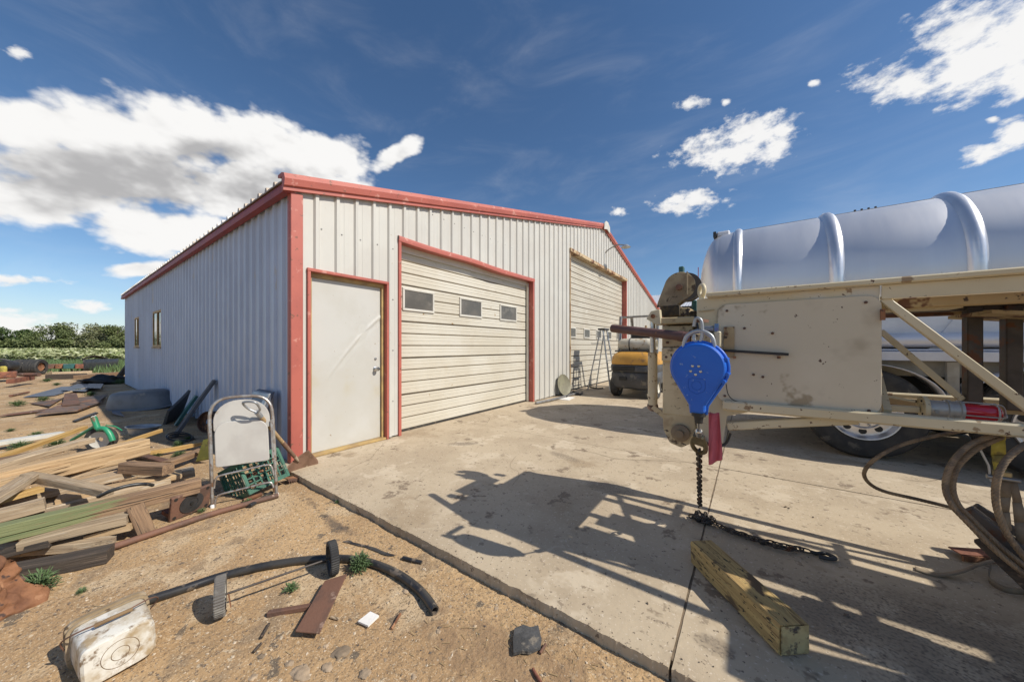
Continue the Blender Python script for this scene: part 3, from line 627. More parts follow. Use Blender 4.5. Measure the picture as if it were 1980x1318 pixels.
        m = MB(); m.bb(X0 - .03, X0 + .012, ya + .004, yb - .004, .004, .024); m.build('bottom_seal', 'black_poly', B, bevel=.004)
        for c in wins:
            f = MB(); yc = FY + c; zz = wz; t = .035
            sec = secs[min(nsec - 1, int((wz) / hs))]
            f.bb(X0 - .01, X0 + .022, yc - ww / 2, yc + ww / 2, zz + wh / 2 - t, zz + wh / 2); f.bb(X0 - .01, X0 + .022, yc - ww / 2, yc + ww / 2, zz - wh / 2, zz - wh / 2 + t)
            f.bb(X0 - .01, X0 + .0215, yc - ww / 2, yc - ww / 2 + t, zz - wh / 2 + t, zz + wh / 2 - t); f.bb(X0 - .01, X0 + .0215, yc + ww / 2 - t, yc + ww / 2, zz - wh / 2 + t, zz + wh / 2 - t)
            f.build('window_frame', 'vinyl_white', sec, bevel=.008, seg=2)
            p = MB(); p.bb(X0 - .008, X0 + .010, yc - ww / 2 + t, yc + ww / 2 - t, zz - wh / 2 + t, zz + wh / 2 - t); p.build('pane', 'pane_dark', sec)
    gdoor(1.36, 4.84, 2.70, 5, 3, 'garage_cream', (1.79, 2.97, 4.13), 1.955, .60, .34, 'a')
    gdoor(6.80, 11.86, 3.90, 8, 3, 'garage_grey', (7.25, 8.3, 9.32, 10.35, 11.4), 1.66, .46, .30, 'b')
    m = MB(); m.bb(FX - .18, FX + .028, FY + 1.31, FY + 1.352, 0, 2.75); m.build('door_jamb', 'red_trim', B, bevel=.003)
    m = MB(); m.bb(FX - .18, FX + .028, FY + 4.845, FY + 4.90, 0, 2.75); m.build('door_jamb', 'red_trim', B, bevel=.003)
    def head(u, v):       # bent header: sags a little in the middle
        y = FY + 1.305 + u * 3.60; sag = -.035 * math.exp(-((u - .62) / .14) ** 2) - .012 * math.sin(u * 9)
        k = v * 4; pr = [(FX - .18, 2.735), (FX + .034, 2.725), (FX + .040, 2.775), (FX + .030, 2.80), (FX - .02, 2.81)]
        i = min(3, int(k + 1e-6)); f = k - i; x = pr[i][0] + (pr[i + 1][0] - pr[i][0]) * f; z = pr[i][1] + (pr[i + 1][1] - pr[i][1]) * f
        return (x + .02 * math.exp(-((u - .62) / .1) ** 2), y, z + sag * (1 if v < .8 else .4))
    MB().grid(head, 60, 4).build('door_header', 'red_trim', B, smooth=30)
    m = MB(); m.bb(FX - .135, FX - .115, FY + 1.36, FY + 4.84, 2.63, 2.735); m.build('door_header_lip', 'garage_cream', B)
    m = MB(); m.bb(FX - .135, FX - .09, FY + 4.80, FY + 4.844, 0.01, 2.70); m.build('door_track_cover', 'garage_cream', B)
    m = MB(); m.bb(FX - .18, FX + .028, FY + 11.865, FY + 11.93, 0, 3.92); m.build('door_jamb', 'red_trim', B, bevel=.003)
    m = MB(); m.bb(FX - .18, FX + .028, FY + 6.765, FY + 6.797, 0, 3.92); m.build('door_jamb', 'rusty_header', B, bevel=.003)
    for a, b in ((6.76, 8.9), (8.905, 11.1), (11.105, 11.94)):
        m = MB(); m.bb(FX - .18, FX + .05 - (.01 if a > 7 and a < 9 else 0), FY + a, FY + b, 3.86, 3.955); m.build('door_header', 'rusty_header', B, bevel=.004)
    # side windows
    for (a, b, z0, z1) in sops:
        x0, x1 = FX - b, FX - a; f = MB(); t = .05
        f.bb(x0, x1, FY - .026, FY + .06, z1 - t, z1); f.bb(x0, x1, FY - .026, FY + .06, z0, z0 + t)
        f.bb(x0, x0 + t, FY - .025, FY + .06, z0 + t, z1 - t); f.bb(x1 - t, x1, FY - .025, FY + .06, z0 + t, z1 - t); f.bb((x0 + x1) / 2 - .02, (x0 + x1) / 2 + .02, FY - .022, FY + .05, z0 + t, z1 - t)
        w = f.build('window', 'threshold', B)
        for k in (0, 1):
            p = MB(); xa = x0 + t if k == 0 else (x0 + x1) / 2 + .02; xb = (x0 + x1) / 2 - .02 if k == 0 else x1 - t; p.bb(xa, xb, FY - .012 + .01 * k, FY - .004 + .01 * k, z0 + t, z1 - t); p.build('pane', 'glass_dark', w)
        q = MB(); q.bb(x0 - .03, x1 + .03, FY - .05, FY + .02, z0 - .025, z0 - .002); q.build('sill', 'rusty_header', w)
    # gable lamp
    z = 4.62; y = FY + WID / 2 + .25
    m = MB(); m.tube(spline([(FX, y, z - .15), (FX + .15, y, z - .05), (FX + .40, y + .05, z + .05), (FX + .62, y + .1, z + .02)], 6), .02, 8); lamp = m.build('gable_lamp_arm', 'steel_dull', B, smooth=60)
    m = MB(); m.lathe([(.05, .03), (.09, 0), (.16, -.06), (.15, -.07), (.06, -.02)], (FX + .66, y + .1, z), (0, 0, 1), 16); m.build('lamp_shade', 'galv', lamp, smooth=40)
make_workshop()
# white roofed shed beyond the workshop
def make_shed():
    c = Vector((-3.6, 34, 0)); T = thing('metal_shed', 'white roofed metal shed seen beyond the right end of the workshop', 'building', c)
    m = MB(); m.bb(c.x - 6.5, c.x + 6.5, c.y, c.y + 14, -.1, 4.95); m.build('wall', 'rust_brown', T)
    m = MB()
    for sd in (0, 1):
        def f(u, v, sd=sd):
            x = c.x - 7 + 14 * u; y = c.y - .5 + 7.5 * v if sd == 0 else c.y + 14.5 - 7.5 * v; return (x, y, 4.9 + 2.3 * v + (.03 if int(u * 120) % 2 else 0))
        m.grid(f, 120, 1)
    m.build('roof', 'alu_white', T); m = MB(); m.bb(c.x - 7, c.x + 7, c.y - .52, c.y - .45, 4.6, 4.89); m.build('eave_trim', 'black', T)
make_shed()
# ---------------------------------------------------------------- crop field, verge, trees
def make_field():
    def inv(a, d): return Vector(((a * CA - SA) * d, (a * SA + CA) * d, 0))
    m = MB(); random.seed(11)
    m.v = [inv(-2.6, 25.5) + Vector((0, 0, -.05)), inv(-.9, 25.5) + Vector((0, 0, -.05)), inv(-.9, 109) + Vector((0, 0, -.05)), inv(-2.6, 109) + Vector((0, 0, -.05))]; m.f = [(0, 1, 2, 3)]
    tag(m.build('field', 'crop_base'), kind='structure')
    m = MB()
    for i in range(10500):
        t = rnd(); d = 26 * (108 / 26) ** (t ** .9); a = U(-1.9, -1.1); p = inv(a, d); k = min(2.2, .6 + d / 45)
        h = U(.45, .75)
        for q in range(4):
            c = p + Vector((U(-.3, .3), U(-.3, .3), h * U(.55, 1.1))); r = U(.10, .19) * k; e1 = Vector((U(-1, 1), U(-1, 1), U(-.35, .35))).normalized() * r; e2 = e1.cross(Vector((U(-.5, .5), U(-.5, .5), 1))).normalized() * r * .7
            m.quad(c - e1, c - e2, c + e1, c + e2)
    tag(m.build('crop', 'crop', recalc=False), 'pale flowering crop covering the field behind the yard', 'crop', kind='stuff')
    m = MB()                                           # green verge along the field's near edge
    for i in range(5200):
        d = U(19, 25.8) if rnd() < .75 else U(16.5, 20); a = U(-1.85, -1.13); p = inv(a, d); h = U(.12, .42); w = Vector((U(-.05, .05), U(-.05, .05), 0)); tip = p + Vector((U(-.15, .15), U(-.15, .15), h)); p.z = -.07
        m.v += [p - w, p + w, tip]; m.f.append((len(m.v) - 3, len(m.v) - 2, len(m.v) - 1))
    tag(m.build('verge_grass', 'weed', recalc=False), 'rough green grass verge at the edge of the field', 'grass', kind='stuff')
make_field()
def make_tree(px, d, h, w, mat, label, seed, n=2600, airy=0.0):
    random.seed(seed); a = (px - 990) / 640; base = Vector(((a * CA - SA) * d, (a * SA + CA) * d, -.1)); T = thing('field_tree', label, 'tree', base, group='trees along the far side of the field')
    m = MB(); th = h * .35
    m.tube([base, base + Vector((.1, .1, th * .6)), base + Vector((.3, 0, th)), base + Vector((.2, .2, h * .8))], [.32, .26, .2, .05], 8)
    cl = []
    for i in range(13):
        az = U(0, 6.28); r = w * .5 * math.sqrt(rnd()); z = h * (.18 + .72 * rnd()); r *= math.sqrt(max(.12, 1 - ((z / h - .42) / .62) ** 2))
        c = base + Vector((math.cos(az) * r, math.sin(az) * r, z)); cl.append((c, U(.16, .30) * w))
        if i < 7: m.tube([base + Vector((.2, .1, th * .5)), (base + c) / 2 + Vector((0, 0, h * .12)), c], [.14, .08, .03], 5)
    m.build('trunk', 'bark', T, smooth=60)
    k = MB()
    for i in range(n):
        c, r = random.choice(cl); dv = Vector((random.gauss(0, 1), random.gauss(0, 1), random.gauss(0, 1))).normalized() * r * (rnd() ** .45) * (1 + airy * rnd()); p = c + Vector((dv.x, dv.y, dv.z * .75))
        if p.z < .15: continue
        s = U(.13, .30); e1 = Vector((U(-1, 1), U(-1, 1), U(-.8, .8))).normalized() * s; e2 = e1.cross(Vector((U(-1, 1), U(-1, 1), U(-1, 1)))).normalized() * s * .8
        k.quad(p - e1, p - e2, p + e1, p + e2)
    k.build('crown', mat, T, recalc=False)
for i, (px, d, h, w, mt, lb) in enumerate([
    (-160, 118, 8.5, 13, 'leaf_dark', 'dark tree at the far left end of the tree line outside the field'), (-60, 116, 9, 13, 'leaf_dark', 'dark tree beyond the left edge of the crop field'),
    (22, 112, 8.6, 9.5, 'leaf_dark', 'dark green dense tree leftmost behind the crop field'), (62, 114, 7.6, 8, 'leaf_dark', 'low dark tree second from left behind the crop field'),
    (108, 112, 9.3, 11, 'leaf_mid', 'rounded olive green tree in the middle of the tree line'), (150, 114, 7.3, 8, 'leaf_mid', 'low olive tree right of the rounded one in the tree line'),
    (190, 112, 9.4, 9, 'leaf_pale', 'pale airy tree left of the workshop corner on the skyline'), (226, 110, 9.0, 7, 'leaf_mid', 'green tree half hidden by the workshop side wall'), (268, 112, 8.6, 9, 'leaf_mid', 'tree hidden mostly behind the workshop end')]):
    make_tree(px, d, h * .94, w, mt, lb, 40 + i, 5200 if px > -20 else 1500, .35 if mt == 'leaf_pale' else .12)
def make_hedge():
    random.seed(5); k = MB()
    for i in range(6500):
        px = U(-120, 275); d = U(108, 111); a = (px - 990) / 640; hh = 3.2 + 1.2 * noise.noise(Vector((px * .03, 0, 0))); p = Vector(((a * CA - SA) * d, (a * SA + CA) * d, hh * rnd()))
        s = U(.18, .4); e1 = Vector((U(-1, 1), U(-1, 1), U(-.8, .8))).normalized() * s; e2 = e1.cross(Vector((U(-1, 1), U(-1, 1), U(-1, 1)))).normalized() * s; k.quad(p - e1, p - e2, p + e1, p + e2)
    tag(k.build('undergrowth', 'leaf_mid', recalc=False), 'low green undergrowth along the foot of the tree line', 'bushes', kind='stuff')
make_hedge()
# ================================================================ left hand side: lumber, scrap, chair
random.seed(21)
def plank_mesh(L, w, t, seed, bow=.004, rag=.004, pointed=0):
    m = MB(); n = max(8, int(L / .09)); c = min(w, t) * .07
    sec = [(-w / 2 + c, -t / 2), (w / 2 - c, -t / 2), (w / 2, -t / 2 + c), (w / 2, t / 2 - c), (w / 2 - c, t / 2), (-w / 2 + c, t / 2), (-w / 2, t / 2 - c), (-w / 2, -t / 2 + c)]
    for i in range(n + 1):
        u = i / n; x = (u - .5) * L; tw = .03 * (u - .5) * ((seed % 3) - 1); k = 1 - pointed * max(0, (u - .8) / .2) * .75
        for j, (y, z) in enumerate(sec):
            q = Vector((x * 4 + seed * 3.3, j * 1.9, seed)); d = rag * noise.noise(q)
            xx = x + (rag * 2.0 * noise.noise(Vector((j * 2.1, seed, 5))) if i in (0, n) else 0)
            yy = y * k * math.cos(tw) - z * math.sin(tw); zz = z + y * math.sin(tw) + bow * math.sin(math.pi * u) * (1 if seed % 2 else -1)
            m.v.append(Vector((xx, yy + d, zz + d * .6)))
    for i in range(n):
        for j in range(8): j2 = (j + 1) % 8; m.f.append((i * 8 + j, i * 8 + j2, (i + 1) * 8 + j2, (i + 1) * 8 + j))
    m.f += [tuple(range(8))[::-1], tuple(n * 8 + j for j in range(8))]; return m
PK = [0]
def plank(name, label, A, B, w, t, mat, cat='plank', group='scrap lumber heaped beside the workshop', roll=0.0, pointed=0, rag=.004, bow=.004):
    """A, B = (pixel x, pixel y, height) of the top face's middle at both ends"""
    PK[0] += 1; a, b = G(*A), G(*B); d = b - a; x, y, z = frame_of(d); R = Matrix((x, y, z)).transposed().to_4x4() @ Matrix.Rotation(roll, 4, 'X')
    m = plank_mesh(d.length, w, t, PK[0], bow, rag, pointed); o = m.build(name, mat)
    mid = (a + b) / 2 - z * t / 2; o.matrix_world = Matrix.Translation(mid) @ R; return tag(o, label, cat, group)
z0 = -.05
plank('board', 'white painted board lying at the left edge behind the lumber', (-60, 862, .06), (123, 834, .05), .16, .045, 'vinyl_white')
plank('two_by_four', 'long orange-yellow board reaching from the left edge toward the green cart', (-70, 902, .14), (164, 823, .20), .06, .045, 'wood_yellow')
plank('two_by_four', 'short yellow stick poking out behind the thickest timber by the grey pan', (205, 866, .16), (311, 829, .20), .045, .04, 'wood_yellow')
plank('two_by_four', 'yellow board lying on the ground between the thickest timber and the chair', (240, 880, .02), (396, 853, .03), .05, .045, 'wood_yellow')
plank('plank', 'long grey-brown plank just above the thickest timber in the heap', (-90, 920, .22), (172, 846, .26), .12, .05, 'wood_grey')
plank('timber', 'thickest square timber on top of the lumber heap', (-120, 935, .31), (281, 847, .345), .14, .15, 'wood_tan', cat='timber')
plank('board', 'thin brown board on the ground right of the thickest timber', (262, 876, .0), (322, 890, .0), .07, .02, 'rust_brown')
plank('plank', 'grey plank end lying low left of the olive sheet', (322, 892, .05), (392, 866, .06), .10, .05, 'wood_brown')
plank('board', 'sunlit orange board lying on the thickest timber at the left', (-40, 938, .27), (127, 896, .27), .085, .05, 'wood_tan')
plank('plank', 'grey plank under the short block in the lumber heap', (118, 922, .15), (242, 888, .19), .10, .045, 'wood_grey')
plank('plank', 'narrow tan plank with broken end below the grey one', (140, 930, .12), (224, 911, .14), .08, .04, 'wood_tan')
plank('board', 'wide weathered timber running under the green painted beam toward the chair', (-60, 1000, .06), (374, 903, .10), .17, .07, 'wood_grey', cat='timber')
plank('board', 'pale flat board beside the wide weathered timber', (60, 985, .08), (330, 922, .12), .12, .04, 'wood_grey')
plank('block', 'short weathered timber block lying across the heap', (240, 893, .25), (325, 897, .25), .09, .085, 'wood_brown', cat='wood block', rag=.006)
plank('plank', 'grey plank slanting down to the right across the heap', (52, 913, .29), (209, 945, .22), .07, .05, 'wood_grey')
plank('plank', 'short grey plank at the left edge rising to the right', (-30, 968, .26), (54, 918, .30), .10, .04, 'wood_grey')
plank('board', 'bright orange board end below the short grey plank', (-40, 975, .20), (80, 940, .22), .07, .035, 'wood_yellow')
plank('timber', 'square weathered timber with cut end at the left of the heap', (-70, 1000, .20), (86, 962, .22), .085, .08, 'wood_grey', cat='timber', rag=.006)
def green_beam():
    a, b = G(-110, 1040, .20), G(387, 924, .22); d = b - a; x, y, z = frame_of(d); L = d.length
    T = thing('painted_beam', 'long beam with green paint on its left half, front of the heap', 'beam', (a + b) / 2, (0, 0, 0), group='scrap lumber heaped beside the workshop')
    T.matrix_world = Matrix.Translation((a + b) / 2 - z * .05) @ Matrix((x, y, z)).transposed().to_4x4()
    m = plank_mesh(L, .09, .065, 61, .0, .003)
    for v in m.v: v.z += .018
    m.build('upper_plank', 'beam_painted', T, label='upper plank, green paint worn off toward the right')
    m = plank_mesh(L * .985, .084, .034, 63, .0, .003)
    for v in m.v: v.z -= .034
    m.build('lower_plank', 'beam_painted', T)
green_beam()
plank('plank', 'broad tan plank showing below the thickest timber', (-80, 950, .19), (238, 882, .22), .15, .05, 'wood_tan')
plank('plank', 'broad grey plank in the middle layer of the heap', (-60, 978, .15), (250, 908, .17), .15, .05, 'wood_grey')
plank('plank', 'light board between the rubber strip and the short block', (110, 962, .12), (352, 912, .13), .13, .04, 'wood_tan')
plank('plank', 'grey board peeking out above the green paint at the left', (-80, 1025, .12), (130, 980, .13), .14, .05, 'wood_grey')
plank('plank', 'brown board behind the long grey-brown plank', (-90, 905, .17), (118, 864, .18), .11, .05, 'wood_brown')
plank('plank', 'low brown board in the shade beneath the painted beam', (50, 1022, .03), (250, 978, .04), .20, .04, 'wood_brown')
plank('plank', 'weathered plank end sticking out under the green painted beam', (40, 1042, .10), (248, 992, .12), .13, .05, 'wood_grey', rag=.007)
plank('plank', 'pale split board with pointed end, lowest in front of the heap', (-60, 1060, .05), (222, 1038, .02), .09, .05, 'wood_grey', pointed=1, rag=.006)
plank('plank', 'short pale board with a knot hole between the split board and the block', (170, 1030, .04), (258, 1008, .06), .10, .04, 'wood_tan')
plank('timber', 'blackened timber lying against the rusty pipe at the front', (20, 1094, .03), (214, 1056, .02), .10, .08, 'wood_dark', cat='timber')
plank('board', 'dark board in the gap beneath the painted beam', (0, 1065, .06), (100, 1040, .08), .08, .04, 'wood_dark')
for i, (za, y_, x0_, x1_, t_, lb) in enumerate(((-.06, -.30, -5.6, -3.2, .11, 'heavy cross timber bearing the left ends of the lumber heap'), (.052, -.26, -5.3, -4.0, .105, 'upper cross timber under the left end of the thickest timber'), (-.06, .35, -5.2, -3.6, .09, 'cross timber hidden under the middle of the lumber heap'))):
    o = plank_mesh(x1_ - x0_, .12, t_, 80 + i).build('cross_timber', 'wood_brown'); o.location = ((x0_ + x1_) / 2, y_, za + t_ / 2); tag(o, lb, 'timber', 'scrap lumber heaped beside the workshop')
def block_lean():
    a, b = GD(287, 1036), G(262, 978, .15); d = b - a; x, y, z = frame_of(d, (1, 0, 0)); m = plank_mesh(d.length * 1.05, .085, .045, 71); o = m.build('wood_block', 'wood_brown')
    o.matrix_world = Matrix.Translation((a + b) / 2) @ Matrix((x, y, z)).transposed().to_4x4(); tag(o, 'short brown block propped upright between the pale boards and the rusty plate', 'wood block', 'scrap lumber heaped beside the workshop')
block_lean()
def rusty_plate_box():
    c = (G(318, 963, .10) + G(393, 975, .05)) / 2; a = G(318, 966, .12); b = G(388, 940, .13)
    ex = (b - a); L = .25; ex.normalize(); ez = Vector((.25, 0, 1)).normalized(); ez = (ez - ex * ez.dot(ex)).normalized(); n = ex.cross(ez).normalized()
    if n.x < 0: n = -n
    o = GD(328, 1010, .0); T = thing('rusty_base_plate', 'square rusty steel base plate with round ring standing under the beam end', 'steel plate', o, None)
    P = lambda u, v, w: o + ex * u + ez * v + n * w
    m = MB(); m.quadbox([P(0, 0, 0), P(L, 0, 0), P(L, 0, -.025), P(0, 0, -.025), P(0, .19, 0), P(L, .19, 0), P(L, .19, -.025), P(0, .19, -.025)]); pl = m.build('plate', 'rust_brown', T, bevel=.004)
    m = MB(); m.lathe([(.075, 0), (.075, .006), (.04, .006), (.04, .002)], P(L / 2, .095, 0), n, 24); m.build('ring', 'dark_metal', T, smooth=40)
    m = MB(); m.lathe([(.012, 0), (.012, .004), (0, .004)], P(L / 2, .095, .006), n, 10); m.build('hole', 'black', pl)
    for u, v in ((.025, .02), (L - .025, .02), (.025, .17), (L - .025, .17)):
        m = MB(); m.lathe([(.012, 0), (.012, .002), (0, .002)], P(u, v, 0), n, 10); m.build('bolt_hole', 'black', pl)
    m = MB(); m.quadbox([P(.02, 0, -.03), P(L - .02, 0, -.03), P(L - .02, 0, -.14), P(.02, 0, -.14), P(.02, .03, -.03), P(L - .02, .03, -.03), P(L - .02, .03, -.14), P(.02, .03, -.14)]); m.build('foot', 'rust_red', T)
rusty_plate_box()
# long rusty pipe on the dirt
m = MB(); pth = [GD(15, 1128, .022), GD(120, 1088, .024), GD(230, 1053, .024), GD(330, 1019, .024), GD(430, 987, .024), GD(538, 957, .024)]
m.tube(spline(pth, 4), .021, 12); m.item('rusty_pipe', 'long straight rusty steel pipe lying along the front of the lumber', 'pipe', 'rust_brown', smooth=60)
def casting():
    c = GD(0, 1190); T = thing('rusty_casting', 'crumpled lump of rusty orange cast iron at the left edge by a weed', 'scrap metal', c)
    def f(u, v):
        a = 2 * math.pi * u; r = (.085 + .02 * math.cos(3 * a) + .05 * noise.noise(Vector((math.cos(a) * 1.4, math.sin(a) * 1.4, v * 2.6)))) * (1 - .25 * v + .12 * math.sin(v * 7)); q = Vector((math.cos(a) * r * .8, math.sin(a) * r * 1.35 - .02, .25 * v - .02))
        q += Vector((1, 1, .4)) * .012 * noise.noise(q * 38); return c + q + Vector((-.05 * v, -.05 * v, 0))
    m = MB(); m.grid(f, 64, 30); m.build('body', 'rust', T, smooth=50)
    m = MB(); m.ring(c + Vector((-.05, -.07, .235)), (.35, -.1, 1), .075, .012, 24, 8); m.build('flange', 'rust', T, smooth=60)
    m = MB(); m.grid(lambda u, v: c + Vector((-.05, -.07, .226)) + Vector((math.cos(6.283 * u), math.sin(6.283 * u), -.25)) * .07 * v, 20, 3); m.build('cup', 'dark_metal', T, smooth=60)
casting()
# black rubber strip arched over the planks, crumpled clear plastic beside it
m = MB(); m.tube(spline([G(188, 961, .20), G(215, 948, .245), G(250, 938, .255), G(280, 935, .24), G(297, 938, .20)], 6), [.006] + [.012] * 23 + [.006], 8); m.item('rubber_strip', 'black rubber hose strip arched over the pale boards', 'hose', 'black_poly', smooth=60)
# ---------------------------------------------------------------- folding chair, crate, shovel
def folding_chair():
    A, Bp = GD(411, 981), GD(535, 958); ex = (Bp - A); W_ = ex.length; ex.normalize(); up = Vector((-.13, 0, 1)).normalized(); n = ex.cross(up).normalized()
    if n.x < 0: n = -n
    T = thing('folding_chair', 'folded grey metal chair standing on edge in front of the green crate', 'chair', (A + Bp) / 2)
    P = lambda u, v, w=0: A + ex * (u * W_) + up * v + n * w
    H = .885
    path = [P(0, .0), P(0, .66)] + [P(.5 - .5 * math.copysign(abs(math.cos(a)) ** .62, math.cos(a)), .66 + (H - .66) * math.sin(a) ** .62) for a in [math.pi * k / 16 for k in range(1, 16)]] + [P(1, .66), P(1, .0)]
    m = MB(); m.tube(path, .0125, 10); fr = m.build('frame', 'chair_tube', T, smooth=60)
    for u in (0, 1):
        m = MB(); m.lathe([(.012, 0), (.016, .0), (.016, .025), (.012, .03)], P(u, -.004), up, 10); m.build('foot_cap', 'paper', fr, smooth=40)
    def plate(u0, u1, v0, v1, w, rc, arch):
        pts = []
        for k in range(9): a = math.pi / 2 * k / 8; pts.append((u1 - rc + rc * math.sin(a), v1 - rc + rc * math.cos(a)))
        for k in range(5): a = math.pi / 2 * k / 4; pts.append((u1 - .02 + .02 * math.cos(a), v0 + .02 - .02 * math.sin(a)))
        for k in range(5): a = math.pi / 2 * k / 4; pts.append((u0 + .02 - .02 * math.sin(a), v0 + .02 - .02 * math.cos(a)))
        for k in range(9): a = math.pi / 2 * k / 8; pts.append((u0 + rc - rc * math.cos(a), v1 - rc + rc * math.sin(a)))
        m = MB(); m.prism(pts, P(0, 0, w), ex, up, .012 if ex.cross(up).dot(n) > 0 else -.012); return m
    plate(.022, W_ - .022, .60, .855, -.012, .17, 1).build('backrest', 'chair_grey', T, bevel=.003)
    plate(.032, W_ - .035, .315, .68, .010, .10, 0).build('seat', 'chair_grey', T, bevel=.008, seg=2)
    for v0, dv in ((.20, .10), (.05, .10)):
        m = MB(); m.tube(spline([P(.03, v0 - .05), P(.06, v0 + .02), P(.14, v0 + .045), P(.5, v0 + .06), P(.86, v0 + .075), P(.94, v0 + .05), P(.97, v0 - .02)], 5), .0085, 8); m.build('stretcher', 'chair_tube', T, smooth=60)
    for u in (.02, .98):
        m = MB(); m.beam(P(u, .30, .014), P(u, .66, .014), .016, .006, n); m.build('side_bracket', 'chair_tube', T)
    return P, W_, n
CP, CW, CN = folding_chair()
def milk_crate():
    c = GD(508, 955) + Vector((-.14, .03, 0)); T = thing('milk_crate', 'green plastic lattice crate tipped behind the folded chair', 'crate', c, (math.radians(8), math.radians(-24), math.radians(10)))
    a, h = .165, .26
    m = MB()
    for z in (.0, .26):
        for sx, sy in ((1, 0), (-1, 0), (0, 1), (0, -1)): m.bb(sx * a - (.008 if sx else a), sx * a + (.008 if sx else a), sy * a - (.0082 if sy else a + .008), sy * a + (.0082 if sy else a + .008), z, z + .035)
    m.build('rim', 'crate_green', T)
    for (ex, ey, o) in (((0, 1, 0), (0, 0, 1), (a, 0, 0)), ((0, 1, 0), (0, 0, 1), (-a, 0, 0)), ((1, 0, 0), (0, 0, 1), (0, a, 0)), ((1, 0, 0), (0, 0, 1), (0, -a, 0))):
        m = MB(); ex, ey, o = Vector(ex), Vector(ey), Vector(o)
        for k in range(-3, 4): p = o + ex * k * a / 3.3; m.beam(p + ey * .03, p + ey * .265, .008, .012, ex)
        for k in range(1, 5): p = o + ey * (.035 + k * .046); m.beam(p - ex * a, p + ex * a, .008, .010, ey)
        for s_ in (-1, 1): p = o + ex * s_ * a * .97; m.beam(p + ey * .0, p + ey * .28, .02, .02, ex)
        m.build('lattice_side', 'crate_green', T)
    m = MB()
    for k in range(-4, 5): m.beam((k * a / 4.6, -a, .012), (k * a / 4.6, a, .012), .008, .008); m.beam((-a, k * a / 4.6, .014), (a, k * a / 4.6, .014), .008, .008)
    m.build('lattice_bottom', 'galv', T)
milk_crate()
# junk inside the crate: a few rusty fittings
for k in range(4):
    p = GD(505, 950) + Vector((-.20 + .05 * (k % 2), -.06 + .05 * k, .10 + .02 * (k % 2))); m = MB(); m.tube(spline([p, p + Vector((.03, .04, .03)), p + Vector((.0, .09, .01))], 4), .013, 8)
    m.item('rusty_fitting', ('first', 'second', 'third', 'fourth')[k] + ' small rusty pipe fitting from the left inside the green crate', 'scrap metal', 'rust', group='rusty fittings in the crate', smooth=60)
def shovel():
    tip = GD(600, 905, .03); top = CP(.58, .93, .03); top = PD(500, 800, (CP(.6, .86).x * -SA + CP(.6, .86).y * CA) - .02)
    neck = G(576, 890, .10); d = (top - neck).normalized(); T = thing('shovel', 'round point shovel with D grip leaning across the folded chair', 'shovel', tip)
    side = d.cross(Vector((0, 0, 1))).normalized(); nrm = side.cross(d)
    L = (top - neck).length; wood0 = neck + d * (L * .42)
    m = MB(); m.tube([neck - d * .02, neck + d * .05, wood0, wood0 + d * .01], [.010, .016, .0195, .019], 12); m.build('socket', 'shovel_blade', T, smooth=40)
    m = MB(); m.tube([wood0, wood0 + d * (L * .3), top], [.0165, .0175, .0165], 12); m.build('shaft', 'ash_wood', T, smooth=60)
    m = MB(); m.tube([top - d * .04, top + d * .03], [.019, .021], 12)
    e = top + d * .02
    m.tube(spline([e, e + d * .05 + side * .05, e + d * .13 + side * .052, e + d * .135 - side * .052, e + d * .05 - side * .05, e], 6), .0095, 8); m.build('d_grip', 'galv', T, smooth=60)
    bd = Vector((.10, .72, -.62)).normalized(); bd = (-d + Vector((.05, .10, -.05))).normalized()
    view = (Vector((0, 0, EYE)) - neck).normalized(); bs = bd.cross(view).normalized(); bn = bs.cross(bd).normalized()
    if bn.dot(view) < 0: bn = -bn
    def blade(u, v):
        x = (u - .5) * 2; w = .105 * (1 if v < .55 else math.sqrt(max(0, 1 - ((v - .55) / .45) ** 2)) * .98 + .02); dish = -.020 * (1 - x * x) * (1 - .5 * v)
        return neck + bd * (v * .30 - .03) + bs * x * w * 1.2 + bn * (dish + .012)
    b = MB(); b.grid(blade, 14, 18); o = b.build('blade', 'shovel_blade', T, smooth=180); md = o.modifiers.new('solid', 'SOLIDIFY'); md.thickness = .003
shovel()
def tread_plate():
    a, b, c, d = GD(552, 925, .05), GD(600, 932, .04), GD(648, 914, .035), GD(600, 902, .04)
    m = MB(); T = thing('tread_plate', 'rusty steel channel with toothed edge lying under the shovel blade', 'steel channel', (a + c) / 2)
    ex = (c - a); L = ex.length; ex.normalize(); ey = Vector((0, 0, 1)).cross(ex)
    m.beam(a + Vector((0, 0, .0)), c + Vector((0, 0, 0)), .10, .008); pl = m.build('web', 'rust', T)
    m = MB(); n = 26
    for k in range(n):
        p = a + ex * L * (k + .5) / n - ey * .05; m.beam(p, p + Vector((0, 0, -.035)) + ex * .004, .010, .006, ex)
    m.build('tooth_row', 'rust_brown', T, kind='stuff'); m = MB(); m.beam(a - ey * .05 + Vector((0, 0, -.006)), c - ey * .05 + Vector((0, 0, -.006)), .006, .02); m.build('lip', 'rust_brown', T)
tread_plate()
# black pipe stubs below the chair
for i, (A_, B_, lb) in enumerate((((482, 978), (525, 952), 'black pipe stub with grey collar on the dirt right of the chair foot'), ((470, 968), (505, 955), 'rusty pipe end lying under the folded chair'))):
    m = MB(); m.tube([GD(*A_, .018), GD(*B_, .018)], .017, 10); m.item('pipe_stub', lb, 'pipe', 'black_poly' if i == 0 else 'rust', smooth=60)
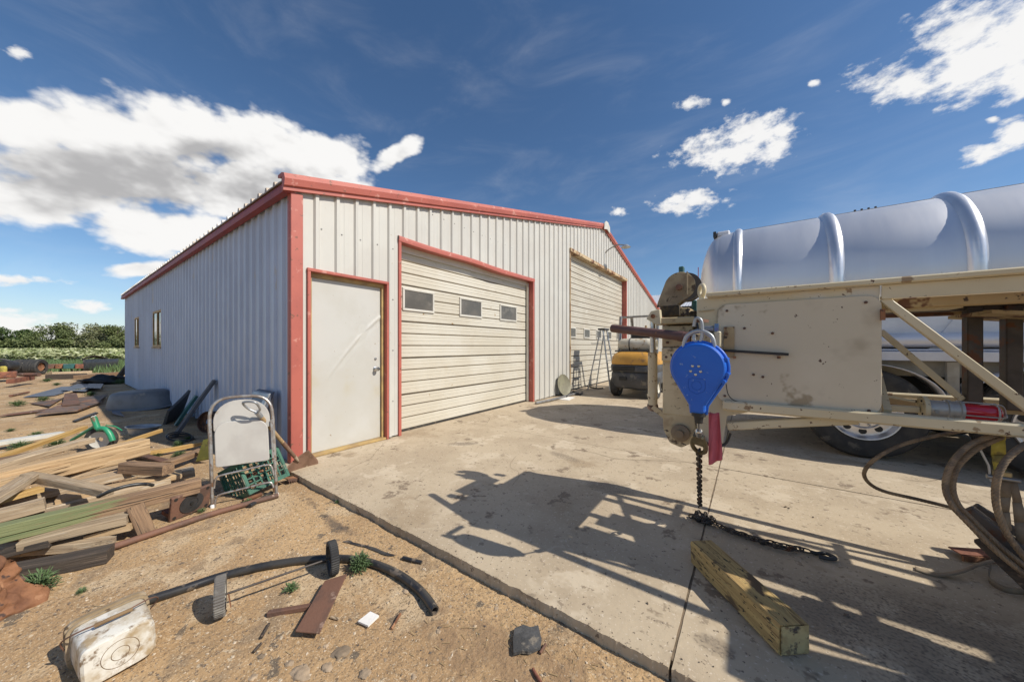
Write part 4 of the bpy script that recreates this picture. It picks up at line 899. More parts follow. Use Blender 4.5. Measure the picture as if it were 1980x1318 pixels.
# ---------------------------------------------------------------- things leaning on the side wall (in its shade)
def lean_board(name, label, bot, top, w, t, mat, cat='board', side=None):
    d = top - bot; x, y, z = frame_of(d, (0, 1, 0)); PK[0] += 1; o = plank_mesh(d.length, w, t, PK[0]).build(name, mat); o.matrix_world = Matrix.Translation((bot + top) / 2) @ Matrix((x, y, z)).transposed().to_4x4(); return tag(o, label, cat, 'boards leaning on the side wall')
lean_board('leaning_board', 'long dark board leaning steeply against the shaded side wall', GD(336, 846) + Vector((0, 0, .0)), PY(415, 735, 1.49), .12, .04, 'wood_slate')
lean_board('leaning_board', 'wide dark plank leaning low against the side wall beside the tub', GD(318, 818, .03), PY(358, 778, 1.40), .80, .035, 'wood_slate')
lean_board('leaning_board', 'narrow board with green edge leaning beside the wide dark plank', GD(340, 822, .03), PY(380, 765, 1.42), .07, .04, 'teal_paint')
def metal_cabinet():
    a = GD(398, 846); b = GD(452, 822); T = thing('cabinet_door', 'grey metal cabinet door leaning on the side wall behind the chair', 'metal panel', a)
    x0, x1 = -4.75, -4.28; 
    def P(u, v, w): return Vector((x0 + (x1 - x0) * u, 1.12 + v * .34 - w * .9, -.05 + v * .80 - w * .3))
    m = MB(); m.quadbox([P(0, 0, 0), P(1, 0, 0), P(1, 0, .04), P(0, 0, .04), P(0, 1, 0), P(1, 1, 0), P(1, 1, .04), P(0, 1, .04)]); m.build('sheet', 'sheet_blue', T, bevel=.004)
    for u0, u1, v0, v1 in ((0, 1, .93, 1.0), (.82, 1, 0, .925)):
        m = MB(); m.quadbox([P(u0, v0, .041), P(u1, v0, .041), P(u1, v0, .07), P(u0, v0, .07), P(u0, v1, .041), P(u1, v1, .041), P(u1, v1, .07), P(u0, v1, .07)]); m.build('frame_rail', 'galv', T, bevel=.004)
metal_cabinet()
def drum():
    c = GD(392, 838); T = thing('brake_drum', 'rusty curved fender ring on edge beside the metal cabinet door', 'scrap metal', c)
    m = MB(); m.lathe([(.15, -.05), (.16, -.05), (.16, .05), (.15, .05), (.15, -.05)], c + Vector((-.1, .1, .15)), (.6, -1, .2), 20); m.build('ring', 'rust_brown', T, smooth=40)
    m = MB(); m.lathe([(.06, .0), (.15, .0), (.15, .01), (.06, .01), (.06, 0)], c + Vector((-.1, .1, .15)), (.6, -1, .2), 20); m.build('web', 'rust', T, smooth=40)
drum()
m = MB(); c = GD(352, 848, .02)
for k in range(5): m.ring(c + Vector((.02 * k, -.01 * k, .012 * k)), (.1 * k, .2, 1), .12 + .01 * (k % 3), .008, 24, 6)
m.item('cable_coil', 'coil of black cable at the foot of the leaning boards', 'cable', 'black_poly', smooth=60)
m = MB(); a, b, c, d = GD(378, 893, .02), GD(404, 888, .04), G(408, 848, .22), G(392, 852, .20)
m.quadbox([a, b, c, d] + [p + Vector((.02, 0, .015)) for p in (a, b, c, d)]); m.item('olive_sheet', 'bent olive green metal sheet left of the folded chair', 'metal sheet', 'olive')
# upturned tub
def tub():
    c = GD(262, 792) + Vector((-.25, .12, 0)); T = thing('plastic_tub', 'large grey plastic tub lying upside down by the side wall', 'tub', c, (0.10, -.05, math.radians(35)))
    def prof(t, k):
        a = 2 * math.pi * t; ca, sa = math.cos(a), math.sin(a); e = .72; x = math.copysign(abs(ca) ** e, ca); y = math.copysign(abs(sa) ** e, sa); return x, y
    lv = [(.66, .36, 0.0), (.68, .38, .02), (.66, .36, .045), (.61, .32, .05), (.57, .29, .20), (.52, .25, .32), (.47, .21, .36), (.30, .12, .37)]
    m = MB()
    m.grid(lambda u, v: ((lambda q, xy: (xy[0] * q[0], xy[1] * q[1], q[2] + .008 * noise.noise(Vector((xy[0] * 2, xy[1] * 2, 1)))))(lv[min(7, int(v * 7 + .5))], prof(u, 0))), 48, 7); o = m.build('shell', 'plastic_tub', T, smooth=50)
    m = MB(); m.v = [Vector((prof(i / 48, 0)[0] * .30, prof(i / 48, 0)[1] * .12, .371)) for i in range(48)]; m.f = [tuple(range(48))]; m.build('bottom', 'plastic_tub', T)
tub()
def pan():
    c = GD(276, 838); T = thing('shallow_pan', 'dull grey shallow pan on the ground behind the lumber', 'pan', c); m = MB()
    m.lathe([(.14, 0), (.17, .11), (.185, .115), (.185, .10), (.165, .09), (.13, .012), (0, .01)], c, (0, 0.1, 1), 28); m.build('bowl', 'galv', T, smooth=40)
    m = MB(); m.ring(c + Vector((0, .01, .108)), (0, .1, 1), .183, .008, 28, 6); m.build('rim', 'galv', T, smooth=60)
pan()
def cart():
    c = GD(196, 872); R_ = .15; T = thing('green_cart', 'green tubular hand cart frame with small spoked wheel behind the lumber', 'cart', c)
    wc = c + Vector((0, .0, R_)); ax = Vector((.75, -.55, 0)).normalized()
    ty = MB(); ty.lathe([(R_ * .68, -.035), (R_ * .92, -.04), (R_, -.02), (R_, .02), (R_ * .92, .04), (R_ * .68, .035)], wc, ax, 32, rmod=lambda i, j: 1 + (.02 if (i in (2, 3) and j % 2) else 0)); w = ty.build('wheel', 'rubber', T, smooth=40)
    m = MB(); m.lathe([(R_ * .70, -.03), (R_ * .62, -.02), (R_ * .2, -.01), (R_ * .2, .02), (R_ * .62, .024), (R_ * .70, .03)], wc, ax, 24); m.build('rim', 'vinyl_white', w, smooth=40)
    dl = lambda px, py, k=0: PD(px, py, 4.05 + k)
    m = MB(); m.tube(spline([dl(190, 829), dl(203, 828), dl(212, 838), dl(218, 852)], 6), [.028] * 19, 8); m.build('fork', 'green_paint', T, smooth=60)
    m = MB(); m.tube([dl(138, 851, .1), dl(186, 822)], .018, 10); m.build('main_tube', 'green_paint', T, smooth=60)
    m = MB(); m.tube([dl(181, 806), dl(189, 828)], .028, 12); m.build('head_tube', 'green_paint', T, smooth=60)
    m = MB(); m.tube([dl(176, 806, -.02), dl(186, 803, .02)], .008, 8); m.build('pivot_bolt', 'steel_bright', T, smooth=60)
    m = MB(); m.tube(spline([dl(205, 822), dl(222, 824), dl(236, 832)], 4), .008, 6); m.build('brake_rod', 'green_paint', T, smooth=60)
cart()
# flat sheets and boards in the yard behind
def flat(label, q, mat, t=.012, lift=.02, name='sheet', cat='metal sheet', group='scrap sheets lying in the yard'):
    P = [GD(x, y, lift) for x, y in q]; m = MB(); m.quadbox(P + [p + Vector((0, 0, t)) for p in P]); return m.item(name, label, cat, mat, group)
flat('blue-grey flat metal sheet, farthest long one on the open dirt', [(45, 768), (105, 765), (172, 745), (118, 748)], 'sheet_blue')
flat('second blue-grey sheet overlapping toward the side wall', [(118, 755), (165, 757), (190, 743), (150, 742)], 'sheet_blue', lift=.05)
flat('brown rusty sheet left of the red striped one', [(57, 780), (112, 772), (125, 768), (95, 786)], 'sheet_rust', lift=.03)
flat('reddish sheet with pale yellow stripe on the scrap sheets', [(120, 785), (155, 782), (148, 761), (125, 762)], 'rust_brown', lift=.08, t=.02)
flat('wide brown sheet reaching to the tub', [(110, 782), (190, 778), (208, 764), (150, 770)], 'sheet_rust', lift=.05, t=.02)
flat('long thin rusty strip, nearest of the scrap sheets at left', [(-10, 806), (100, 793), (118, 787), (20, 800)], 'rust_brown', lift=.03)
flat('curved dark brown sheet in front of the scrap sheets', [(68, 803), (150, 795), (200, 777), (112, 786)], 'sheet_rust', lift=.04, t=.03)
flat('dark square plate on shaded dirt below the tub', [(218, 800), (241, 806), (232, 796), (215, 793)], 'sheet_blue', lift=.02)
flat('narrow dark strip pointing at the green cart', [(140, 815), (147, 815), (190, 799), (184, 798)], 'dark_metal', lift=.02, t=.02)
flat('blue plastic sheet near the leaning posts', [(165, 750), (195, 751), (200, 742), (172, 742)], 'sheet_blue', lift=.10)
flat('thin dark board lying below the far scrap stack', [(135, 744), (190, 738), (192, 734), (150, 738)], 'wood_dark', lift=.05, t=.03)
for i, (A_, B_, lb) in enumerate((((20, 765), (55, 758), 'thin dark rod left of the far blue-grey sheet'), ((126, 760), (175, 749), 'knobbly weathered stick lying between the two sheet piles'))):
    m = MB(); m.tube([GD(*A_, .03), GD(*B_, .05)], .03, 7); m.item('stick', lb, 'stick', 'rust_brown' if i == 0 else 'wood_grey', smooth=60)
# stack at the back of the yard
def far_stack():
    spots = [((92, 728), (165, 726), .18, 'wood_dark', 'dark long timber at the bottom of the far scrap stack'), ((100, 722), (178, 719), .12, 'wood_grey', 'grey plank lying on the far scrap stack'), ((150, 729), (225, 722), .14, 'wood_brown', 'brown timber at the right foot of the far scrap stack')]
    for (a, b, w, mt, lb) in spots:
        A_, B_ = GD(*a, .12), GD(*b, .12); m = MB(); m.beam(A_, B_, .25, w); m.item('yard_timber', lb, 'timber', mt, 'timbers of the far scrap stack', bevel=.01)
    a, b = GD(160, 722), GD(228, 716); m = MB(); L = (b - a)
    m.grid(lambda u, v: a + L * u + Vector((-1.2 * v, 0, .75 + .14 * math.sin(u * 5) - .1 * v)), 14, 4); o = m.item('bent_sheet', 'dark bent roofing sheet on top of the far scrap stack', 'metal sheet', 'wood_dark', smooth=60); o.modifiers.new('s', 'SOLIDIFY').thickness = .03
    m = MB(); m.grid(lambda u, v: a + L * u + Vector((0, 0, .12 + .58 * v - .12 * math.sin(u * 3) * (1 - v))), 14, 3); o = m.item('bent_sheet', 'dark sagging sheet hanging at the front of the far scrap stack', 'metal sheet', 'dark_metal', smooth=60); o.modifiers.new('s', 'SOLIDIFY').thickness = .03
    for px, w, mt, lb, nm in ((105, .7, 'rust_brown', 'rusty box at the left end of the far scrap stack', 'rusty_box'), (140, .55, 'teal_paint', 'pale blue-green panel on the far scrap stack', 'blue_panel'), (153, .25, 'rust_red', 'orange-red block on the far scrap stack', 'red_block'), (120, .4, 'rust', 'low rusty bin between the box and the panel', 'rusty_bin')):
        c = GD(px, 722); m = MB(); m.box(c + Vector((0, 0, .36)), (.4, w, .22)); m.item(nm, lb, 'scrap', mt, bevel=.02)
far_stack()
for i, (bp, tp, lb) in enumerate((((221, 738), (238, 698), 'dark post leaning on the far corner of the side wall'), ((227, 736), (242, 697), 'second dark post leaning against the far wall corner'))):
    bt = GD(*bp); top = bt + Vector((-.25, .55, 1.0)); m = MB(); m.beam(bt, top, .10, .08); m.item('leaning_post', lb, 'post', 'wood_dark', 'posts leaning at the far wall corner')
m = MB(); c = GD(205, 742)
m.blob(c + Vector((0, 0, .10)), (.35, .5, .22), 8, 3, .6); m.item('black_bag', 'crumpled black plastic bag by the leaning posts', 'bag', 'black', smooth=60)
# axle with two tyres and an old machine at the left edge
def yard_axle():
    c = GD(57, 724); T = thing('tyre_axle', 'pair of black tyres on an axle at the edge of the field', 'axle', c); R_ = .36
    for px in (45, 69):
        p = GD(px, 724); ax = Vector((.55, .83, 0)).normalized(); o = p + Vector((0, 0, R_)); m = MB()
        m.lathe([(R_ * .55, -.20), (R_ * .9, -.23), (R_, -.19), (R_, -.07), (R_ * .97, -.06), (R_ * .97, -.04), (R_, -.03), (R_, .03), (R_ * .97, .04), (R_ * .97, .06), (R_, .07), (R_, .19), (R_ * .9, .23), (R_ * .55, .20)], o, ax, 28)
        w = m.build('tyre', 'rubber', T, smooth=40); m = MB(); m.lathe([(R_ * .56, -.15), (R_ * .3, -.1), (0, -.1)], o, ax, 20); m.lathe([(0, .1), (R_ * .3, .1), (R_ * .56, .15)], o, ax, 20); m.build('rim', 'rust', w, smooth=40)
    m = MB(); m.tube([GD(38, 724, .36), GD(76, 724, .36)], .06, 8); m.build('axle', 'rust_brown', T)
    m = MB(); m.beam(GD(20, 737, .2), GD(60, 730, .2), .16, .14); m.build('tow_bar', 'rust_red', T)
yard_axle()
def old_machine():
    c = GD(-14, 738); T = thing('old_machine', 'rusty orange and black machine with yellow cylinder at the left edge', 'machine', c)
    m = MB(); m.box(c + Vector((0, .1, .25)), (.7, .8, .24)); m.build('chassis', 'rust_red', T, bevel=.03)
    m = MB(); m.lathe([(.0, -.2), (.18, -.2), (.2, -.15), (.2, .15), (.18, .2), (0, .2)], c + Vector((-.1, .30, .58)), (.8, -.6, 0), 20); m.build('drum', 'dark_metal', T, smooth=40)
    m = MB(); m.lathe([(.0, 0), (.085, 0), (.085, .42), (.05, .46), (0, .46)], c + Vector((.2, .22, .12)), (0, 0, 1), 16); m.build('cylinder', 'strap_yellow', T, smooth=40)
    m = MB(); m.box(c + Vector((.05, -.3, .35)), (.5, .4, .4)); m.box(c + Vector((-.1, -.2, .66)), (.4, .4, .2)); m.build('engine', 'black', T, bevel=.04)
    m = MB(); m.tube(spline([c + Vector((-.2, -.4, .6)), c + Vector((-.15, 0, .82)), c + Vector((-.15, .35, .76)), c + Vector((-.1, .48, .5))], 6), .035, 8); m.build('hood_pipe', 'dark_metal', T, smooth=60)
old_machine()
# ================================================================ tank trailer
def make_tanker():
    TY, TZ, TR = 6.5, 2.08, 1.0
    T = thing('tank_trailer', 'long silver aluminium tank trailer with raised rings behind the mast', 'tank trailer', (2, TY, 0))
    xs = [-.13, .86, 1.90, 2.95, 4.0, 5.05, 6.1]
    ex, N = (1, 0, 0), 72
    for a, b in zip(xs[:-1], xs[1:]):
        m = MB(); m.lathe([(TR - .002, 0), (TR, .01), (TR, (b - a) / 2), (TR, b - a - .01), (TR - .002, b - a)], (a, TY, TZ), ex, N); m.f = [f for f in m.f if len(f) == 4]; m.build('shell_section', 'tank_alu', T, smooth=60)
        m = MB(); m.beam((a + .05, TY - .33, TZ + .946), (b - .1, TY - .33, TZ + .946), .012, .006, (0, -.33, .94)); m.build('seam', 'steel_dull', T)
    for i, x in enumerate(xs):
        w, h = (.04, .035) if i == 0 else (.055, .05)
        m = MB(); m.lathe([(TR - .01, -w - .02), (TR + h * .5, -w), (TR + h, -w * .4), (TR + h, w * .4), (TR + h * .5, w), (TR - .01, w + .02)], (x, TY, TZ), ex, N); m.f = [f for f in m.f if len(f) == 4]; m.build('ring_band', 'tank_band', T, smooth=50)
    def dome(x, sg):
        m = MB(); m.lathe([(TR, 0)] + [(TR * math.cos(t), sg * .42 * math.sin(t)) for t in [math.pi / 2 * k / 10 for k in range(1, 10)]] + [(0, sg * .42)], (x, TY, TZ), ex, N); m.f = [f for f in m.f if len(f) == 4]; m.build('end_dome', 'tank_alu', T, smooth=60)
    # tapered rear cone then dome
    m = MB(); m.lathe([(TR, 0), (TR * .985, -.16), (TR * .97, -.20)], (-.17, TY, TZ), ex, N); m.f = [f for f in m.f if len(f) == 4]; m.build('rear_collar', 'tank_alu', T, smooth=60)
    m = MB(); m.lathe([(TR * .97 * math.cos(t), -.30 * math.sin(t)) for t in [math.pi / 2 * k / 12 for k in range(0, 13)]], (-.37, TY, TZ), ex, N); m.f = [f for f in m.f if len(f) == 4]; m.build('end_dome', 'tank_alu', T, smooth=60); dome(6.1, 1)
    m = MB(); m.bb(-.42, -.24, TY - .35, TY + .35, TZ + .90, TZ + .985); m.build('top_box', 'alu_white', T, bevel=.02)
    m = MB(); m.bb(-.46, -.421, TY - .40, TY - .2, TZ + .90, TZ + .98); m.build('rear_bracket', 'dark_metal', T)
    m = MB(); m.bb(-.655, -.645, TY - .55, TY - .53, TZ + .1, TZ + .42); m.build('red_marker', 'light_red', T)
    m = MB(); m.bb(1.15, 1.40, TY - .10, TY + .1, TZ + TR - .02, TZ + TR + .012)
    for k in range(4): m.lathe([(.012, 0), (.012, .03)], (1.18 + k * .065, TY - .08, TZ + TR + .01), (0, 0, 1), 8)
    m.build('manhole_fittings', 'dark_metal', T)
    # running gear
    m = MB(); m.bb(-.5, 6.4, TY - 1.14, TY - 1.06, 1.10, 1.20); m.bb(-.5, 6.4, TY - 1.10, TY + 1.1, 1.205, 1.225); m.build('side_rail', 'alu_white', T, bevel=.006)
    m = MB(); m.bb(-.45, 6.4, TY - 1.0, TY - .90, .93, 1.10); m.bb(-.45, 6.4, TY + .90, TY + 1.0, .93, 1.10); m.bb(-.45, -.35, TY - 1.05, TY + 1.05, .9, 1.1); m.build('chassis', 'cream_under', T)
    m = MB(); m.tube([(-.4, TY - 1.02, 1.32), (6.2, TY - 1.02, 1.32)], .075, 16); m.build('hose_tube', 'alu_white', T, smooth=60)
    m = MB(); m.bb(-.3, 6.2, TY - .98, TY - .9, 1.24, 1.62); m.build('skirt', 'alu_white', T)
    for x in (.35, 1.7, 3.0):
        m = MB(); m.prism([(-.14, 0), (.14, 0), (.30, .6), (.18, .6)], (x, TY - .995, 1.2), (1, 0, 0), (0, 0, 1), -.03); m.build('saddle_brace', 'alu_white', T)
    m = MB(); m.bb(-.5, 6.2, TY - .6, TY + .6, .55, .9); m.build('under_frame', 'black', T)
    m = MB(); m.bb(1.66, 1.74, TY - 1.12, TY - 1.07, .62, 1.09); m.build('light_bracket', 'cream_under', T)
    def wheel(x, y, out):
        R_ = .505; c = Vector((x, y, R_)); ax = Vector((0, out, 0))
        m = MB(); m.lathe([(.29, -.02), (.33, .0), (.42, .012), (.475, .0), (.497, -.03), (.505, -.06), (.505, -.10), (.492, -.105), (.492, -.12), (.505, -.125), (.505, -.175), (.492, -.18), (.492, -.195), (.505, -.20), (.497, -.25), (.475, -.27), (.33, -.27)], c, ax, 56); m.f = [f for f in m.f if len(f) == 4]; w = m.build('tyre', 'rubber', T, smooth=35)
        m = MB(); m.lathe([(.30, -.02), (.296, .004), (.285, .002), (.275, -.03), (.262, -.075), (.245, -.08), (.18, -.07), (.155, -.045), (.11, -.04), (.10, .03), (.07, .05), (0, .05)], c, ax, 48); m.build('rim', 'rim_alu', w, smooth=35)
        m = MB()
        for k in range(10):
            a = k * math.pi / 5; m.lathe([(.012, 0), (.012, .025), (.006, .03)], c + ax * -.045 + Vector((math.cos(a) * .137, 0, math.sin(a) * .137)), ax, 8)
        m.build('lug_nuts', 'steel_bright', w)
        for k in range(10):
            a = (k + .5) * math.pi / 5; m = MB(); m.lathe([(.034, 0), (.034, .006), (0, .006)], c + ax * -.078 + Vector((math.cos(a) * .212, 0, math.sin(a) * .212)), ax, 12); m.build('hand_hole', 'black', w)
    for x in (1.05, 2.32, 3.6):
        wheel(x, TY - 1.20, -1); wheel(x, TY + 1.20, 1)
        m = MB(); m.tube([(x, TY - 1.1, .505), (x, TY + 1.1, .505)], .07, 12); m.build('axle', 'black', T)
        m = MB(); m.grid(lambda u, v: (x - .62 * math.cos(math.pi * u), TY - 1.22 + v * .3, .505 + .56 * math.sin(math.pi * u) ** .8), 20, 1); o = m.build('fender', 'alu_white', T, smooth=60); o.modifiers.new('s', 'SOLIDIFY').thickness = .006
    m = MB(); m.bb(-.40, -.385, TY - 1.2, TY - .75, .35, .95); m.build('mud_flap', 'black', T)
make_tanker()
# ================================================================ folded mast on its trailer
NY, FYM = 2.22, 3.18          # near and far faces of the mast
def mast_pt(px, py, Y=NY): return PY(px, py, Y)
def make_mast():
    T = thing('mast_trailer', 'tan lattice mast folded down on its trailer, head end over the concrete', 'mast trailer', (.6, 2.7, 0))
    XL, XP = -.25, .49
    # head box: near and far cheek plates with a top and bottom
    def cheek(y, s):
        m = MB(); m.prism([(-.25, .70), (-.12, .70), (-.10, .86), (.02, .90), (.49, .93), (.49, 1.53), (-.25, 1.53)], (0, y, 0), (1, 0, 0), (0, 0, 1), s * -.008); return m
    cheek(NY, 1).build('cheek_plate', 'tan_paint', T, bevel=.002); cheek(FYM, -1).build('cheek_plate', 'tan_paint', T, bevel=.002)
    m = MB(); m.bb(-.25, .49, NY + .01, FYM - .01, 1.518, 1.528); m.build('top_plate', 'tan_paint', T)
    m = MB(); m.bb(-.246, -.236, NY + .01, FYM - .01, .72, 1.515); m.build('end_plate', 'tan_paint', T)
    m = MB(); pts = []; u0, u1, v0, v1, rc = -.145, .492, .935, 1.487, .05      # rounded cover panel
    for cx, cz, a0 in ((u1 - rc, v1 - rc, 0), (u0 + rc, v1 - rc, 90), (u0 + rc, v0 + rc, 180), (u1 - rc, v0 + rc, 270)):
        for k in range(7): a = math.radians(a0 + 15 * k); pts.append((cx + rc * math.cos(a), cz + rc * math.sin(a)))
    m.prism(pts, (0, NY - .0145, 0), (1, 0, 0), (0, 0, 1), -.006); m2 = m
    cp = m.build('cover_panel', 'tan_panel', T, bevel=.002)
    for x, z in ((.44, 1.455), (-.10, 1.45), (-.11, .975), (.45, .955), (.02, 1.10), (.06, 1.09), (.10, 1.32), (-.02, 1.35)):
        m = MB(); m.lathe([(.007, 0), (.006, .003), (0, .004)], (x, NY - .021, z), (0, -1, 0), 8); m.build('rivet', 'rust_brown', cp)
    m = MB(); m.bb(-.115, -.065, NY - .0235, NY - .0212, 1.19, 1.36); m.build('plate_mark', 'tan_rusty', cp)
    m = MB(); m.bb(.485, .50, NY - .03, NY - .0205, 1.37, 1.42); m.build('hinge', 'rust', cp)
    a, b = mast_pt(1395, 677, NY - .035), mast_pt(1525, 685, NY - .035)
    m = MB(); m.beam(a, b, .012, .014); bar = m.build('latch_bar', 'black', T)
    for px in (1420, 1506): p = mast_pt(px, 690, NY - .03); m = MB(); m.beam(p + Vector((0, 0, .005)), p - Vector((0, 0, .008)), .014, .014, (1, 0, 0)); m.build('latch_pin', 'rust', bar)
    # chords
    def chord(y, s, nm='chord'):
        m = MB(); m.beam((-.20, y + s * .0, 1.545), (4.2, y, 1.545), .05, .028); m.build('top_flange', 'tan_paint', T, bevel=.006)
        m = MB(); m.beam((.494, y + s * .006, 1.498), (4.2, y + s * .006, 1.498), .012, .062); m.build('top_web', 'tan_paint', T)
        m = MB(); m.beam((-.12, y - s * .006, .925), (4.2, y - s * .006, .925), .052, .052); m.build('bottom_chord', 'tan_paint', T, bevel=.008)
    chord(NY - .012, 1); chord(FYM + .012, -1)
    m = MB(); m.beam((.50, NY + .13, 1.455), (4.2, NY + .13, 1.455), .05, .05); m.build('inner_rail', 'tan_rusty', T, bevel=.005)
    m = MB(); m.beam((.50, FYM - .13, 1.455), (4.2, FYM - .13, 1.455), .05, .05); m.build('inner_rail', 'tan_rusty', T, bevel=.005)
    m = MB(); m.beam((-.10, NY + .02, .80), (.42, NY + .02, .905), .04, .045); m.build('taper_chord', 'tan_paint', T, bevel=.005)
    m = MB(); m.beam((-.10, FYM - .02, .80), (.42, FYM - .02, .905), .04, .045); m.build('taper_chord', 'tan_paint', T, bevel=.005)
    # diagonals of the lattice
    for y in (NY + .01, FYM - .01):
        x = .50 if y < 3 else 1.42; up = True
        while x < 4.1:
            z0, z1 = (1.47, .95) if up else (.95, 1.47); m = MB(); m.beam((x, y, z0), (min(x + .44, 4.15), y, z1), .028, .032); m.build('diagonal', 'tan_paint', T, bevel=.003); x += .46; up = not up
    for x in (.52, 1.42, 2.34, 3.2):
        for z in (.93, 1.47): m = MB(); m.beam((x, NY + .02, z), (x, FYM - .02, z), .03, .03); m.build('cross_tube', 'tan_paint', T)
        m = MB(); m.beam((x, NY + .03, .95), (x + .1, FYM - .03, 1.45), .025, .025); m.build('cross_brace', 'tan_paint', T)
    # inner telescoping mast: dark steel posts and a tray
    a, b = PY(1703, 640, 2.72), PY(1860, 772, 2.72); m = MB(); m.beam(a, b, .022, .025); m.build('inner_diagonal', 'tan_paint', T)
    for px, y1 in ((1880, 782), (1955, 784)):
        p = PY(px, 590, 2.72); q = PY(px, y1, 2.72); m = MB(); m.beam((p.x, p.y, 1.45), (p.x, p.y, q.z - .02), .05, .06, (0, 1, 0)); m.build('steel_post', 'steel_brown', T, bevel=.004)
    p = PY(1850, 795, 2.72); m = MB(); m.beam((.55, 2.74, .945), (4.0, 2.74, .925), .05, .04); m.build('inner_bottom_rail', 'tan_rusty', T)
    m = MB(); m.beam((.55, 2.74, 1.46), (4.0, 2.74, 1.46), .05, .05); m.build('inner_top_rail', 'steel_brown', T)
    a = PY(1905, 603, 2.5); m = MB(); m.quadbox([(a.x, 2.45, 1.40), (a.x + .5, 2.45, 1.34), (a.x + .5, 2.85, 1.34), (a.x, 2.85, 1.40), (a.x, 2.45, 1.415), (a.x + .5, 2.45, 1.355), (a.x + .5, 2.85, 1.355), (a.x, 2.85, 1.415)]); m.build('tray', 'tan_rusty', T)
    m = MB(); m.bb(.52, .78, NY + .16, NY + .30, 1.425, 1.445); m.build('tray', 'tan_paint', T)
    # end column and head gear
    def bx(px0, px1, py0, py1, Y, dep, nm, mt, par=T, bev=.006):
        a, b = PY(px0, py1, Y), PY(px1, py0, Y); m = MB(); m.bb(a.x, b.x, Y, Y + dep, a.z, b.z); return m.build(nm, mt, par, bevel=bev)
    bx(1281, 1343, 688, 800, 2.26, .30, 'column', 'tan_grimy'); bx(1279, 1345, 672, 698, 2.24, .34, 'collar', 'tan_grimy'); bx(1280, 1340, 628, 671, 2.26, .32, 'upper_column', 'tan_grimy'); bx(1278, 1343, 611, 627, 2.22, .40, 'column_cap', 'tan_rusty')
    a, b, c = PY(1281, 800, 2.26), PY(1343, 800, 2.26), PY(1310, 858, 2.26)
    m = MB(); m.prism([(a.x, a.z), (a.x + .005, a.z - .10), (a.x + .04, c.z), (c.x + .02, c.z - .02), (b.x + .02, c.z + .04), (b.x, b.z)], (0, 2.262, 0), (1, 0, 0), (0, 0, 1), -.29); m.build('pivot_lug', 'tan_grimy', T, bevel=.006)
    pc = PY(1316, 836, 2.26); m = MB(); m.lathe([(.052, 0), (.052, .02), (.045, .025), (.022, .027), (.022, .05), (0, .05)], pc, (0, -1, 0), 20); m.build('pivot_pin', 'sheave', T, smooth=40)
    m = MB(); m.tube(spline([PY(1345, 790, 2.3), PY(1352, 835, 2.22), PY(1375, 862, 2.2), PY(1402, 858, 2.24), PY(1412, 838, 2.3)], 6), .008, 8); m.build('hydraulic_hose', 'black_poly', T, smooth=60)
    m = MB(); m.tube(spline([PY(1343, 612, 2.24), PY(1350, 640, 2.14), PY(1338, 680, 2.1), PY(1334, 740, 2.2)], 6), .006, 8); m.build('hydraulic_hose', 'black_poly', T, smooth=60)
    m = MB(); m.tube(spline([PY(1404, 742, NY - .03), PY(1408, 762, NY - .04), PY(1420, 774, NY - .03), PY(1440, 778, NY - .025)], 6), .0022, 6); m.build('loose_wire', 'black', T)
    for px, py in ((1290, 640), (1290, 662), (1335, 640), (1335, 662), (1288, 690), (1338, 690)): a = PY(px, py, 2.24); m = MB(); m.lathe([(.009, 0), (.009, .012), (.005, .014)], a + Vector((0, .012, 0)), (0, -1, 0), 6); m.build('cap_bolt', 'rust_brown', T)
    for z in (.955, 1.458): m = MB(); m.tube([(x_ * .02 - .24, NY - .010 + .0015 * math.sin(x_ * 9), z + .002 * math.sin(x_ * 5)) for x_ in range(0, 5)], .003, 5); m.build('weld_bead', 'tan_rusty', T)
    # hydraulic cylinder beside the column
    p0, p1 = PY(1262, 782, 2.36), PY(1262, 681, 2.36); m = MB(); m.tube([p0, p1], .030, 20); cy = m.build('cylinder_barrel', 'tan_paint', T, smooth=60)
    m = MB(); m.tube([p1, (p1.x, p1.y, 1.47)], .018, 16); m.build('cylinder_rod', 'steel_bright', cy, smooth=60)
    m = MB(); m.lathe([(.026, -.02), (.034, -.01), (.034, .01), (.026, .02)], p0 - Vector((0, 0, .01)), (0, 1, 0), 14); m.build('cylinder_eye', 'rust_brown', cy, smooth=40)
    m = MB(); m.beam(p0 - Vector((.0, 0, .01)), (p0.x + .12, p0.y + .02, p0.z - .11), .05, .03); m.build('cylinder_foot', 'tan_grimy', T)
    q = PY(1262, 612, 2.36); m = MB(); m.prism([(-.035, -.015), (-.005, .035), (.05, .045), (.06, -.06), (.03, -.06)], (q.x, q.y - .03, q.z), (1, 0, 0), (0, 0, 1), -.05); m.build('cylinder_clevis', 'tan_paint', T, bevel=.004)
    m = MB(); m.lathe([(.014, 0), (.014, .012)], (q.x + .01, q.y - .031, q.z), (0, -1, 0), 10); m.build('clevis_pin', 'rust', T)
    # sheave housing
    sc = PY(1316, 555, 2.84); R_ = .108
    pts = [(R_ * math.cos(math.radians(t)), R_ * math.sin(math.radians(t))) for t in range(-70, 166, 12)] + [(-.155, -.11), (-.165, -.15), (-.03, -.15)]
    m = MB(); m.prism(pts, (sc.x, sc.y - .05, sc.z), (1, 0, 0), (0, 0, 1), -.014); h = m.build('sheave_housing', 'sheave', T, bevel=.004)
    m = MB(); m.prism(pts, (sc.x, sc.y + .06, sc.z), (1, 0, 0), (0, 0, 1), -.014); m.build('housing_plate', 'sheave', h, bevel=.004)
    m = MB(); m.lathe([(R_ * .98, -.05), (R_ * .98, -.035), (R_ * .82, -.01), (R_ * .82, .01), (R_ * .98, .035), (R_ * .98, .05)], sc + Vector((.042, .005, -.008)), (0, 1, 0), 32); m.build('sheave_wheel', 'steel_brown', h, smooth=40)
